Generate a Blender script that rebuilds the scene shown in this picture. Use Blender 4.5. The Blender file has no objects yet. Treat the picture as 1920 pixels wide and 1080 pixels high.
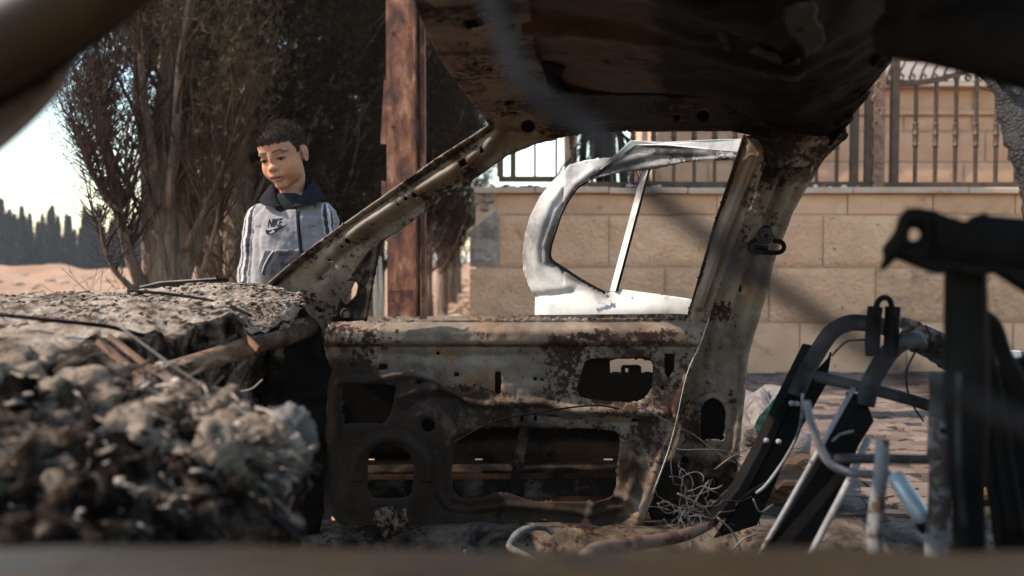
import bpy, bmesh, math, random
import numpy as np
from mathutils import Vector, Matrix, bvhtree

random.seed(7)
RNG = np.random.default_rng(7)
SC = bpy.context.scene
COL = SC.collection

# ------------------------------------------------------------------ camera
F_PX = 1493.333            # 28 mm on a 36 mm sensor, in pixels of a 1920 wide frame
CAM_Z = 0.9
PITCH = math.atan(50 / F_PX)
cam_data = bpy.data.cameras.new('camera')
cam_data.lens = 28
cam_data.sensor_width = 36
cam_data.clip_start = 0.03
cam_data.clip_end = 2000
cam_data.dof.use_dof = True
cam_data.dof.focus_distance = 2.3
cam_data.dof.aperture_fstop = 2.5
cam = bpy.data.objects.new('camera', cam_data)
COL.objects.link(cam)
cam.location = (0, 0, CAM_Z)
cam.rotation_euler = (math.pi / 2 - PITCH, 0, 0)
SC.camera = cam

# ------------------------------------------------------------------ sky, sun, exposure
SUN = Vector((-0.67, -0.10, 0.70)).normalized()
world = bpy.data.worlds.new('World')
SC.world = world
world.use_nodes = True
wn = world.node_tree.nodes
wl = world.node_tree.links
wn.clear()
w_out = wn.new('ShaderNodeOutputWorld')
w_bg = wn.new('ShaderNodeBackground')
w_sky = wn.new('ShaderNodeTexSky')
w_sky.sky_type = 'NISHITA'
w_sky.sun_disc = False
w_sky.sun_elevation = math.asin(SUN.z)
w_sky.sun_rotation = math.atan2(SUN.x, SUN.y)
w_sky.altitude = 300
w_sky.air_density = 1.6
w_sky.dust_density = 0.6
w_sky.ozone_density = 1.2
wl.new(w_sky.outputs[0], w_bg.inputs[0])
w_bg.inputs[1].default_value = 0.13
wl.new(w_bg.outputs[0], w_out.inputs[0])
sun_data = bpy.data.lights.new('sun', 'SUN')
sun_data.energy = 3.5
sun_data.angle = math.radians(0.6)
sun_data.color = (1.0, 0.85, 0.71)
sun = bpy.data.objects.new('sun', sun_data)
COL.objects.link(sun)
sun.rotation_euler = SUN.to_track_quat('Z', 'Y').to_euler()
SC.view_settings.view_transform = 'Standard'
SC.view_settings.look = 'None'
SC.view_settings.gamma = 1.0
SC.view_settings.use_curve_mapping = False
SC.view_settings.exposure = 1.5
SC.render.engine = 'CYCLES'
SC.cycles.max_bounces = 6
SC.cycles.diffuse_bounces = 4
SC.cycles.use_denoising = True

# ------------------------------------------------------------------ helpers
CA, SA = math.cos(PITCH), math.sin(PITCH)


def P(u, v, y):
    """world point at distance y that the photograph shows at pixel (u, v)"""
    dx = (u - 960) / F_PX
    dy = (540 - v) / F_PX
    ry = CA + dy * SA
    rz = -SA + dy * CA
    t = y / ry
    return Vector((dx * t, y, CAM_Z + rz * t))


def PN(u, v, y):
    u, v, y = np.broadcast_arrays(np.asarray(u, float), np.asarray(v, float), np.asarray(y, float))
    dx = (u - 960) / F_PX
    dy = (540 - v) / F_PX
    t = y / (CA + dy * SA)
    return np.stack([dx * t, y, CAM_Z + (-SA + dy * CA) * t], -1)


def px(y):
    """metres per photo pixel at distance y"""
    return y / F_PX


def _hash(ix, iy, iz, seed):
    h = (ix.astype(np.int64) * 374761393 + iy.astype(np.int64) * 668265263 + iz.astype(np.int64) * 2147483647 + seed * 974711) & 0xFFFFFFFF
    h = ((h ^ (h >> 13)) * 1274126177) & 0xFFFFFFFF
    h = ((h ^ (h >> 16)) * 2246822519) & 0xFFFFFFFF
    return ((h ^ (h >> 15)) & 0xFFFF) / 32767.5 - 1.0


def vnoise(p, seed=0):
    p = np.asarray(p, float)
    i = np.floor(p)
    f = p - i
    f = f * f * f * (f * (f * 6 - 15) + 10)
    ix, iy, iz = i[..., 0], i[..., 1], i[..., 2]
    r = 0
    for a in (0, 1):
        wx = f[..., 0] if a else 1 - f[..., 0]
        for b in (0, 1):
            wy = f[..., 1] if b else 1 - f[..., 1]
            for c in (0, 1):
                wz = f[..., 2] if c else 1 - f[..., 2]
                r = r + wx * wy * wz * _hash(ix + a, iy + b, iz + c, seed)
    return r


def fbm(p, octaves=4, seed=0, gain=0.5):
    p = np.asarray(p, float)
    r, a = 0, 1.0
    for k in range(octaves):
        r = r + a * vnoise(p * (2.03 ** k), seed + 17 * k)
        a *= gain
    return r


def sstep(a, b, x):
    t = np.clip((np.asarray(x, float) - a) / (b - a), 0, 1)
    return t * t * (3 - 2 * t)


class MB:
    """collects shapes for ONE mesh"""

    def __init__(self):
        self.v, self.f, self.n = [], [], 0

    def add(self, verts, faces):
        verts = np.asarray(verts, float).reshape(-1, 3)
        self.v.append(verts)
        n = self.n
        self.f.extend([tuple(int(i) + n for i in f) for f in faces])
        self.n += len(verts)
        return self

    def box(self, lo, hi, rot=None, org=None):
        x0, y0, z0 = lo
        x1, y1, z1 = hi
        v = np.array([(x0, y0, z0), (x1, y0, z0), (x1, y1, z0), (x0, y1, z0), (x0, y0, z1), (x1, y0, z1), (x1, y1, z1), (x0, y1, z1)], float)
        if rot is not None:
            o = np.asarray(org, float)
            v = (v - o) @ np.array(rot).T + o
        return self.add(v, [(0, 3, 2, 1), (4, 5, 6, 7), (0, 1, 5, 4), (1, 2, 6, 5), (2, 3, 7, 6), (3, 0, 4, 7)])

    def tube(self, pts, r, seg=8, smooth=0, caps=True, flat=None):
        pts = [Vector(p) for p in pts]
        rs = list(r) if hasattr(r, '__len__') else [r] * len(pts)
        if smooth:
            pts, rs = catmull(pts, rs, smooth)
        n = len(pts)
        t0 = (pts[1] - pts[0]).normalized()
        up = Vector((0, 0, 1)) if abs(t0.z) < 0.9 else Vector((1, 0, 0))
        nrm = t0.cross(up).normalized()
        out = []
        ca = [(math.cos(2 * math.pi * k / seg), math.sin(2 * math.pi * k / seg)) for k in range(seg)]
        for i in range(n):
            t = (pts[min(i + 1, n - 1)] - pts[max(i - 1, 0)])
            t = t.normalized() if t.length > 1e-9 else t0
            nrm = (nrm - t * nrm.dot(t))
            nrm = nrm.normalized() if nrm.length > 1e-9 else t.orthogonal().normalized()
            b = t.cross(nrm)
            for c, s in ca:
                out.append(pts[i] + (nrm * c + b * s) * rs[i])
        fs = []
        for i in range(n - 1):
            for k in range(seg):
                k2 = (k + 1) % seg
                fs.append((i * seg + k, i * seg + k2, (i + 1) * seg + k2, (i + 1) * seg + k))
        if caps:
            fs.append(tuple(range(seg))[::-1])
            fs.append(tuple((n - 1) * seg + k for k in range(seg)))
        return self.add([tuple(p) for p in out], fs)

    def prism(self, front, back):
        """two outlines of equal length joined into a solid"""
        n = len(front)
        v = [tuple(p) for p in front] + [tuple(p) for p in back]
        f = [tuple(range(n)), tuple(range(2 * n - 1, n - 1, -1))]
        for i in range(n):
            j = (i + 1) % n
            f.append((i, i + n, j + n, j))
        return self.add(v, f)

    def lathe(self, base, prof, seg=10, axis='z'):
        """profile (r, h) turned round an upright axis through base"""
        b = np.asarray(base, float)
        v = []
        for r, h in prof:
            for k in range(seg):
                a = 2 * math.pi * k / seg
                v.append(b + np.array([r * math.cos(a), r * math.sin(a), h]))
        f = []
        for i in range(len(prof) - 1):
            for k in range(seg):
                k2 = (k + 1) % seg
                f.append((i * seg + k, i * seg + k2, (i + 1) * seg + k2, (i + 1) * seg + k))
        f.append(tuple(range(seg))[::-1])
        f.append(tuple((len(prof) - 1) * seg + k for k in range(seg)))
        return self.add(v, f)

    def build(self, name, mat=None, parent=None, smooth=False, attrs=None):
        me = bpy.data.meshes.new(name)
        v = np.concatenate(self.v) if self.v else np.zeros((0, 3))
        me.from_pydata(v.tolist(), [], self.f)
        return link_mesh(name, me, mat, parent, smooth, attrs)


def catmull(pts, rs, sub):
    P_ = [pts[0] * 2 - pts[1]] + pts + [pts[-1] * 2 - pts[-2]]
    R_ = [rs[0]] + rs + [rs[-1]]
    op, orr = [], []
    for i in range(1, len(P_) - 2):
        p0, p1, p2, p3 = P_[i - 1], P_[i], P_[i + 1], P_[i + 2]
        for k in range(sub):
            t = k / sub
            op.append(0.5 * ((2 * p1) + (p2 - p0) * t + (2 * p0 - 5 * p1 + 4 * p2 - p3) * t * t + (3 * p1 - p0 - 3 * p2 + p3) * t ** 3))
            orr.append(R_[i] * (1 - t) + R_[i + 1] * t)
    op.append(P_[-2])
    orr.append(R_[-2])
    return op, orr


def link_mesh(name, me, mat=None, parent=None, smooth=False, attrs=None):
    if smooth:
        me.polygons.foreach_set('use_smooth', [True] * len(me.polygons))
    if attrs:
        for k, arr in attrs.items():
            arr = np.asarray(arr, np.float32)
            if arr.ndim == 1:
                a = me.attributes.new(k, 'FLOAT', 'POINT')
                a.data.foreach_set('value', arr)
            else:
                a = me.attributes.new(k, 'FLOAT_COLOR', 'POINT')
                a.data.foreach_set('color', np.concatenate([arr, np.ones((len(arr), 1), np.float32)], 1).ravel())
    me.update()
    o = bpy.data.objects.new(name, me)
    COL.objects.link(o)
    if mat:
        me.materials.append(mat)
    if parent:
        set_parent(o, parent)
    return o


def world_loc(o):
    return (world_loc(o.parent) if o.parent else Vector((0, 0, 0))) + (o.location if o.type == 'EMPTY' else Vector((0, 0, 0)))


def set_parent(o, parent):
    o.parent = parent
    o.matrix_parent_inverse = Matrix.Translation(-world_loc(parent)) if parent.type == 'EMPTY' else Matrix.Identity(4)


def tag(o, label=None, cat=None, group=None, kind=None):
    if label:
        o['label'] = label
    if cat:
        o['category'] = cat
    if group:
        o['group'] = group
    if kind:
        o['kind'] = kind
    return o


def thing(name, loc, label, cat, group=None):
    o = bpy.data.objects.new(name, None)
    o.empty_display_size = 0.1
    COL.objects.link(o)
    o.location = loc
    return tag(o, label, cat, group)


def copy_tree(o, parent=None):
    c = o.copy()
    COL.objects.link(c)
    if parent:
        inv = o.matrix_parent_inverse.copy()
        c.parent = parent
        c.matrix_parent_inverse = inv
    for ch in list(o.children):
        copy_tree(ch, c)
    return c


def bolt_row(name, pts, r, mat, parent):
    for p in pts:
        b = MB()
        for k in range(3):
            pass
        n = 6
        v = [(p.x + r * math.cos(2 * math.pi * q / n), p.y, p.z + r * math.sin(2 * math.pi * q / n)) for q in range(n)]
        w = [(a[0], a[1] - r * .7, a[2]) for a in v]
        b.prism(w, v)
        b.build(name, mat, parent)


def modify(o, kind, **kw):
    m = o.modifiers.new(kind.lower(), kind)
    for k, val in kw.items():
        setattr(m, k, val)
    return m


def solid(o, t, offset=0.0):
    return modify(o, 'SOLIDIFY', thickness=t, offset=offset)


def apply_mods(o):
    dg = bpy.context.evaluated_depsgraph_get()
    me = bpy.data.meshes.new_from_object(o.evaluated_get(dg))
    old = o.data
    o.modifiers.clear()
    o.data = me
    bpy.data.meshes.remove(old)
    return me


# signed distances in photo pixels, negative inside
def sd_poly(poly):
    poly = np.asarray(poly, float)

    def f(u, v):
        p = np.stack([u, v], -1)
        d = np.full(u.shape, 1e18)
        s = np.ones(u.shape)
        n = len(poly)
        for i in range(n):
            a, b = poly[i], poly[i - 1]
            e = b - a
            w = p - a
            t = np.clip((w @ e) / (e @ e + 1e-12), 0, 1)
            q = w - t[..., None] * e
            d = np.minimum(d, (q * q).sum(-1))
            c1 = p[..., 1] >= a[1]
            c2 = p[..., 1] < b[1]
            c3 = e[0] * w[..., 1] > e[1] * w[..., 0]
            flip = (c1 & c2 & c3) | (~c1 & ~c2 & ~c3)
            s = np.where(flip, -s, s)
        return s * np.sqrt(d)
    return f


def sd_round(poly, r):
    """polygon with corners rounded by r"""
    poly = np.asarray(poly, float)
    out = []
    n = len(poly)
    for i in range(n):
        a, b, c = poly[i - 1], poly[i], poly[(i + 1) % n]
        la, lc = np.linalg.norm(a - b), np.linalg.norm(c - b)
        k = min(r, la * 0.45, lc * 0.45)
        p0, p2 = b + (a - b) / la * k, b + (c - b) / lc * k
        for t in (0, .25, .5, .75, 1):
            out.append((1 - t) ** 2 * p0 + 2 * t * (1 - t) * b + t * t * p2)
    return sd_poly(out)


def sd_circ(cx, cy, rx, ry=None):
    ry = ry or rx
    return lambda u, v: (np.hypot((u - cx) / rx, (v - cy) / ry) - 1) * min(rx, ry)


def sd_rect(x0, y0, x1, y1, r=3):
    return sd_round([(x0, y0), (x1, y0), (x1, y1), (x0, y1)], r)


def d_line(pts):
    """unsigned distance to an open polyline, and signed side (positive below the line)"""
    pts = np.asarray(pts, float)

    def f(u, v):
        p = np.stack([u, v], -1)
        d = np.full(u.shape, 1e18)
        for a, b in zip(pts[:-1], pts[1:]):
            e = b - a
            w = p - a
            t = np.clip((w @ e) / (e @ e + 1e-12), 0, 1)
            q = w - t[..., None] * e
            d = np.minimum(d, (q * q).sum(-1))
        return np.sqrt(d)
    return f


def panel(name, outline, holes, base_y, relief, mat, parent, box, step=4.0, thick=0.003, soot=None, smooth=True, lip=0.0, lip_w=6.0):
    """pressed sheet metal: a fine grid cut to an outline with holes, set at its own distance, pressed in relief"""
    u0, v0, u1, v1 = box
    nu, nv = int((u1 - u0) / step) + 1, int((v1 - v0) / step) + 1
    U, V = np.meshgrid(np.linspace(u0, u1, nu), np.linspace(v0, v1, nv))

    def region(u, v):
        s = outline(u, v)
        for h in holes:
            s = np.maximum(s, -h(u, v))
        return s
    for _ in range(2):
        s = region(U, V)
        e = 0.5
        gx = (region(U + e, V) - region(U - e, V)) / (2 * e)
        gy = (region(U, V + e) - region(U, V - e)) / (2 * e)
        g2 = gx * gx + gy * gy + 1e-9
        m = np.abs(s) < step * 0.72
        U = np.where(m, U - s * gx / g2, U)
        V = np.where(m, V - s * gy / g2, V)
    s = region(U, V)
    ins = s < step * 0.3
    Y = base_y(U, V)
    W = PN(U, V, Y)
    rel = relief(U, V) if relief else np.zeros_like(U)
    if lip:
        for h in holes:
            rel = rel + lip * np.exp(-(h(U, V) / lip_w) ** 2)
    W[..., 1] += rel
    idx = np.arange(nu * nv).reshape(nv, nu)
    q = np.stack([idx[:-1, :-1], idx[1:, :-1], idx[1:, 1:], idx[:-1, 1:]], -1).reshape(-1, 4)
    keep = ins.ravel()[q].all(1)
    cu = U.ravel()[q].mean(1)
    cv = V.ravel()[q].mean(1)
    keep &= region(cu, cv) < 0
    q = q[keep]
    used = np.unique(q)
    remap = -np.ones(nu * nv, int)
    remap[used] = np.arange(len(used))
    mb = MB().add(W.reshape(-1, 3)[used], remap[q])
    at = {'soot': (soot(U, V) if soot else np.zeros_like(U)).ravel()[used]}
    o = mb.build(name, mat, parent, smooth, at)
    if thick:
        solid(o, thick, 1.0)
    return o


# ------------------------------------------------------------------ materials
class NT:
    def __init__(self, name):
        self.m = bpy.data.materials.new(name)
        self.m.use_nodes = True
        self.t = self.m.node_tree
        self.t.nodes.clear()
        self.out = self.t.nodes.new('ShaderNodeOutputMaterial')
        self.b = self.t.nodes.new('ShaderNodeBsdfPrincipled')
        self.t.links.new(self.b.outputs[0], self.out.inputs[0])
        self.tc = self.t.nodes.new('ShaderNodeTexCoord')
        self.vec = self.tc.outputs['Object']

    def put(self, sock, val):
        if isinstance(val, bpy.types.NodeSocket):
            self.t.links.new(val, sock)
        elif hasattr(val, '__len__') and len(val) == 3 and sock.type == 'RGBA':
            sock.default_value = (*val, 1)
        else:
            sock.default_value = val

    def set(self, **kw):
        for k, val in kw.items():
            self.put(self.b.inputs[k.replace('_', ' ')], val)
        return self

    def mapping(self, scale=(1, 1, 1), rot=(0, 0, 0), vec=None):
        n = self.t.nodes.new('ShaderNodeMapping')
        n.inputs['Scale'].default_value = scale
        n.inputs['Rotation'].default_value = rot
        self.t.links.new(vec or self.vec, n.inputs[0])
        return n.outputs[0]

    def noise(self, scale, detail=4, rough=0.55, vec=None, dist=0.0):
        n = self.t.nodes.new('ShaderNodeTexNoise')
        n.inputs['Scale'].default_value = scale
        n.inputs['Detail'].default_value = detail
        n.inputs['Roughness'].default_value = rough
        n.inputs['Distortion'].default_value = dist
        self.t.links.new(vec or self.vec, n.inputs['Vector'])
        return n.outputs['Fac']

    def voronoi(self, scale, feature='F1', vec=None, out='Distance'):
        n = self.t.nodes.new('ShaderNodeTexVoronoi')
        n.feature = feature
        n.inputs['Scale'].default_value = scale
        self.t.links.new(vec or self.vec, n.inputs['Vector'])
        return n.outputs[out]

    def ramp(self, fac, stops):
        n = self.t.nodes.new('ShaderNodeValToRGB')
        el = n.color_ramp.elements
        while len(el) > 1:
            el.remove(el[-1])
        for i, (p, c) in enumerate(stops):
            e = el[0] if i == 0 else el.new(p)
            e.position = p
            c = (c, c, c) if not hasattr(c, '__len__') else c
            e.color = (*c, 1)
        self.put(n.inputs[0], fac)
        return n.outputs[0]

    def mix(self, fac, a, b, mode='MIX'):
        n = self.t.nodes.new('ShaderNodeMix')
        n.data_type = 'RGBA'
        n.blend_type = mode
        self.put(n.inputs[0], fac)
        self.put(n.inputs[6], a)
        self.put(n.inputs[7], b)
        return n.outputs[2]

    def math(self, op, a, b=0.0, clamp=False):
        n = self.t.nodes.new('ShaderNodeMath')
        n.operation = op
        n.use_clamp = clamp
        self.put(n.inputs[0], a)
        self.put(n.inputs[1], b)
        return n.outputs[0]

    def attr(self, name, out='Fac'):
        n = self.t.nodes.new('ShaderNodeAttribute')
        n.attribute_name = name
        return n.outputs[out]

    def bump(self, h, strength=0.5, dist=0.01):
        n = self.t.nodes.new('ShaderNodeBump')
        n.inputs['Strength'].default_value = strength
        n.inputs['Distance'].default_value = dist
        self.put(n.inputs['Height'], h)
        self.t.links.new(n.outputs[0], self.b.inputs['Normal'])
        return self


def simple(name, c1, c2, scale=8, rough=0.8, bump=0.3, bscale=40, bdist=0.004, metal=0.0, detail=6, c3=None, spec=0.25):
    n = NT(name)
    n.b.inputs['Specular IOR Level'].default_value = spec if sum(c1) > .06 else .03
    a = n.noise(scale, detail, 0.6)
    stops = [(0.32, c1), (0.68, c2)] if c3 is None else [(0.28, c1), (0.5, c2), (0.72, c3)]
    n.set(Base_Color=n.ramp(a, stops), Roughness=rough, Metallic=metal)
    if bump:
        n.bump(n.noise(bscale, 6, 0.6), bump, bdist)
    return n.m


def burnt(name, pale, pale2, rust, soot, thr=0.52, big=5.0, fleck=34.0, rough=0.55, soot_gain=1.0, ochre=None):
    """burnt car paint: pale scorched primer, rust flecks that cluster, sooty stains"""
    n = NT(name)
    base = n.mix(n.ramp(n.noise(9, 5, 0.6), [(0.35, 0.0), (0.65, 1.0)]), pale, pale2)
    if ochre:
        base = n.mix(n.ramp(n.noise(7, 6, 0.6, dist=0.6), [(0.52, 0.0), (0.68, 0.8)]), base, ochre)
    cl = n.noise(big, 5, 0.6, dist=0.4)
    fl = n.noise(fleck, 8, 0.68)
    s = n.math('ADD', n.math('MULTIPLY', cl, 0.8), n.math('MULTIPLY', fl, 0.6))
    s = n.math('MULTIPLY', s, 1 / 1.4)
    s = n.math('ADD', s, n.math('MULTIPLY', n.math('MINIMUM', n.attr('soot'), 0.0), .22))
    rmask = n.ramp(s, [(thr - 0.015, 0.0), (thr + 0.02, 1.0)])
    rustc = n.mix(n.noise(60, 4, 0.6), rust, (rust[0] * 0.35, rust[1] * 0.35, rust[2] * 0.4))
    c = n.mix(rmask, base, rustc)
    sm = n.math('ADD', n.math('MULTIPLY', n.attr('soot'), soot_gain), n.math('MULTIPLY', n.math('SUBTRACT', n.noise(11, 8, 0.65, dist=0.5), 0.5), 1.6))
    smask = n.ramp(sm, [(0.3, 0.0), (0.75, 1.0)])
    c = n.mix(smask, c, soot)
    fine = n.noise(150, 4, 0.7)
    c = n.mix(0.35, c, n.ramp(fine, [(0.3, 0.25), (0.7, 1.0)]), 'MULTIPLY')
    rg = n.math('ADD', n.math('MULTIPLY', rmask, 0.3), rough, True)
    n.set(Base_Color=c, Roughness=rg)
    n.put(n.b.inputs['Specular IOR Level'], n.math('MULTIPLY', n.math('SUBTRACT', 1.35, smask), .14))
    streak = n.noise(1.0, 6, .6, n.mapping((16, 16, 2.2)), .4)
    c2 = n.mix(n.ramp(streak, [(.45, 0.0), (.72, .55)]), c, (soot[0] * 1.8, soot[1] * 1.6, soot[2] * 1.5))
    n.set(Base_Color=c2)
    n.bump(n.math('ADD', n.math('MULTIPLY', rmask, 0.5), fine), 0.35, 0.0015)
    return n.m
# ================================================================== SETTING
M_SAND = NT('sand')
_a = M_SAND.noise(0.35, 8, 0.6)
_b = M_SAND.noise(6, 8, 0.65)
_c = M_SAND.mix(M_SAND.ramp(_a, [(0.35, 0.0), (0.65, 1.0)]), (0.205, 0.108, 0.052), (0.26, 0.148, 0.080))
_c = M_SAND.mix(M_SAND.ramp(_b, [(0.5, 0.0), (0.75, 0.6)]), _c, (0.15, 0.077, 0.04))
M_SAND.set(Base_Color=_c, Roughness=0.95).bump(_b, 0.6, 0.05)
M_SAND = M_SAND.m


def ground_h(x, y):
    far = sstep(9, 30, np.hypot(x, y))
    p = np.stack([x * 0.13, y * 0.13, np.zeros_like(x)], -1)
    ridge = np.exp(-((y - 38 - 3 * vnoise(p * 0.5, 4)) / 4.5) ** 2)
    h = far * (0.16 + 0.22 * fbm(p * 1.7, 4, 3)) + ridge * (0.52 + 0.3 * fbm(p * 2.3, 3, 9))
    h = h + 0.012 * fbm(np.stack([x * 2.2, y * 2.2, x * 0], -1), 3, 5) * sstep(3, 5, y)
    return h * sstep(-6.0, 1.0, -(x + 0.0) + 1.0 + 0.25 * y)


def warped(lo, mid0, mid1, hi, n_mid, n_out):
    a = lo + (mid0 - lo) * (1 - (1 - np.linspace(0, 1, n_out)) ** 2.6)
    b = np.linspace(mid0, mid1, n_mid)
    c = mid1 + (hi - mid1) * np.linspace(0, 1, n_out) ** 2.6
    return np.unique(np.concatenate([a, b, c]))


gx = warped(-900, -30, 8, 900, 170, 26)
gy = warped(-300, -3, 52, 1500, 220, 26)
GX, GY = np.meshgrid(gx, gy)
GZ = ground_h(GX, GY) - 0.004
nx_, ny_ = len(gx), len(gy)
_i = np.arange(nx_ * ny_).reshape(ny_, nx_)
_q = np.stack([_i[:-1, :-1], _i[:-1, 1:], _i[1:, 1:], _i[1:, :-1]], -1).reshape(-1, 4)
_o = MB().add(np.stack([GX, GY, GZ], -1).reshape(-1, 3), _q).build('ground', M_SAND, smooth=True)
tag(_o, 'bare sandy field and dirt around the wreck', kind='structure')

# loose stones lying on the field
_r = random.Random(5)
_m = MB()
for k in range(170):
    y = _r.uniform(9, 36)
    x = P(_r.uniform(-60, 300) if k % 4 else _r.uniform(840, 885), 490, y).x
    z = float(ground_h(np.array([x]), np.array([y]))[0])
    s = _r.uniform(.03, .12) * (1 + y / 40)
    bm = bmesh.new()
    bmesh.ops.create_icosphere(bm, subdivisions=1, radius=s)
    vv = np.array([v.co[:] for v in bm.verts])
    vv = vv * (1 + .4 * vnoise(vv / s * 1.4, k))[:, None] * np.array([_r.uniform(.8, 1.7), 1, .55]) + np.array([x, y, z])
    _m.add(vv, [[v.index for v in f.verts] for f in bm.faces])
    bm.free()
o = _m.build('field_stones', simple('field_stone', (.17, .11, .07), (.33, .24, .165), 3, .95, .5, 12, .02))
tag(o, 'stones and clods scattered over the sandy field', kind='stuff')
# pavement of cracked pieces between the car and the wall
M_PAVEBED = simple('pave_bed', (0.03, 0.022, 0.018), (0.06, 0.045, 0.034), 12, 0.95, 0.4, 30)
M_PAVE = []
for k, t in enumerate((0.85, 1.0, 1.12)):
    M_PAVE.append(simple('paver_%d' % k, (0.085 * t, 0.06 * t, 0.046 * t), (0.15 * t, 0.108 * t, 0.084 * t), 5, 0.9, 0.5, 35, 0.006))
pave_bed = MB().box((-0.3, 2.75, 0.0), (7.0, 6.24, 0.02)).build('pavement', M_PAVEBED)
tag(pave_bed, 'pavement of cracked flat pieces below the wall', kind='structure')
_lattice = {}


def _lp(i, j):
    if (i, j) not in _lattice:
        r = random.Random(i * 7919 + j * 104729)
        _lattice[(i, j)] = (r.uniform(-.30, .30), r.uniform(-.30, .30))
    return _lattice[(i, j)]


_pn = 0
_ps, _rest = 0.098, MB()
_w = 0.0
for j in range(36):
    for i in range(0, 72):
        # brick-hex: six corners taken from a jittered lattice so neighbours fit
        def corner(ii, jj):
            dx, dy = _lp(ii, jj)
            return ((ii * 0.5 + dx * 0.5) * _ps - 0.2, (jj + dy * 0.6) * _ps * 1.05 + 2.8)
        b = i * 2 + (j % 2)
        c6 = [corner(b, j), corner(b + 1, j), corner(b + 2, j), corner(b + 2, j + 1), corner(b + 1, j + 1), corner(b, j + 1)]
        cx = sum(c[0] for c in c6) / 6
        cy = sum(c[1] for c in c6) / 6
        if cx > 6.8 or cy > 6.15:
            continue
        r = random.Random(i * 31 + j * 977)
        if r.random() < 0.03:
            continue
        zt = 0.034 + r.uniform(-.005, .006)
        tx, ty = r.uniform(-.03, .03), r.uniform(-.03, .03)
        top = [(cx + (p[0] - cx) * 0.91, cy + (p[1] - cy) * 0.91, zt + tx * (p[0] - cx) + ty * (p[1] - cy)) for p in c6]
        bot = [(cx + (p[0] - cx) * 0.96, cy + (p[1] - cy) * 0.96, 0.019) for p in c6]
        u_ = 960 + cx / cy * F_PX
        if 1330 < u_ < 1940 and 3.3 < cy < 6.2 and _pn < 296:
            m = MB()
            m.prism(bot, top)
            m.build('paving_piece', M_PAVE[r.randrange(3)], pave_bed)
            _pn += 1
        else:
            _rest.prism(bot, top)
_o = _rest.build('paving_pieces', M_PAVE[1], pave_bed)
_o['kind'] = 'stuff'

# ================================================================== STONE WALL
def stone(name, c1, c2, c3, bump=0.8, bscale=26, bdist=0.02, stain=(0.12, 0.09, 0.06), stain_t=0.60):
    n = NT(name)
    c = n.ramp(n.noise(5, 8, 0.62), [(0.3, c1), (0.5, c2), (0.72, c3)])
    c = n.mix(n.ramp(n.noise(2.1, 8, 0.7, dist=0.6), [(stain_t, 0.0), (stain_t + 0.14, 0.75)]), c, stain)
    spots = n.noise(18, 3, 0.5)
    c = n.mix(n.ramp(spots, [(0.715, 0.0), (0.74, 0.8)]), c, (0.09, 0.06, 0.04))
    c = n.mix(n.ramp(n.noise(3.3, 6, 0.7), [(0.62, 0.0), (0.75, 0.35)]), c, (0.55, 0.49, 0.42))
    pits = n.voronoi(bscale, 'SMOOTH_F1')
    h = n.math('ADD', n.math('MULTIPLY', n.noise(bscale * 1.1, 4, 0.55), 0.9), n.math('MULTIPLY', pits, 0.6))
    n.set(Base_Color=c, Roughness=0.92).bump(h, bump, bdist)
    return n.m


M_ROUGH = stone('stone_rough', (0.43, 0.248, 0.143), (0.51, 0.298, 0.174), (0.57, 0.345, 0.20), 0.9, 30, 0.02)
M_SMOOTH = stone('stone_smooth', (0.46, 0.268, 0.155), (0.53, 0.315, 0.187), (0.58, 0.36, 0.222), 0.25, 60, 0.004)
M_CAP = stone('stone_cap', (0.35, 0.25, 0.18), (0.42, 0.31, 0.225), (0.48, 0.37, 0.28), 0.4, 40, 0.006)
M_GREYSTONE = stone('stone_grey', (0.13, 0.105, 0.085), (0.24, 0.20, 0.165), (0.36, 0.31, 0.26), 1.0, 18, 0.04, (0.05, 0.04, 0.035), 0.5)
M_ROUGHS = [M_ROUGH, stone('stone_rough_b', (0.36, 0.21, 0.118), (0.45, 0.27, 0.155), (0.52, 0.325, 0.20), 0.9, 26, 0.022, stain_t=.55), stone('stone_rough_c', (0.46, 0.275, 0.16), (0.54, 0.325, 0.19), (0.60, 0.385, 0.24), 0.9, 34, 0.018)]
M_SMOOTHS = [M_SMOOTH, stone('stone_smooth_b', (0.40, 0.23, 0.13), (0.48, 0.285, 0.165), (0.55, 0.34, 0.21), 0.3, 50, 0.005, stain_t=.55)]
M_MORTAR = simple('mortar', (0.44, 0.295, 0.20), (0.51, 0.355, 0.25), 20, 0.95, 0.4, 60)

WY = 6.25
wall = thing('stone_wall', (2.3, 6.4, 0), 'long tan rough stone wall with flat coping behind the wrecked car', 'wall')
_zb = 0.0
_core = MB().box((P(892, 400, WY).x, WY + 0.022, -0.05), (6.0, WY + 0.36, P(0, 363, WY).z))
_core.build('wall_core', M_MORTAR, wall)


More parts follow.
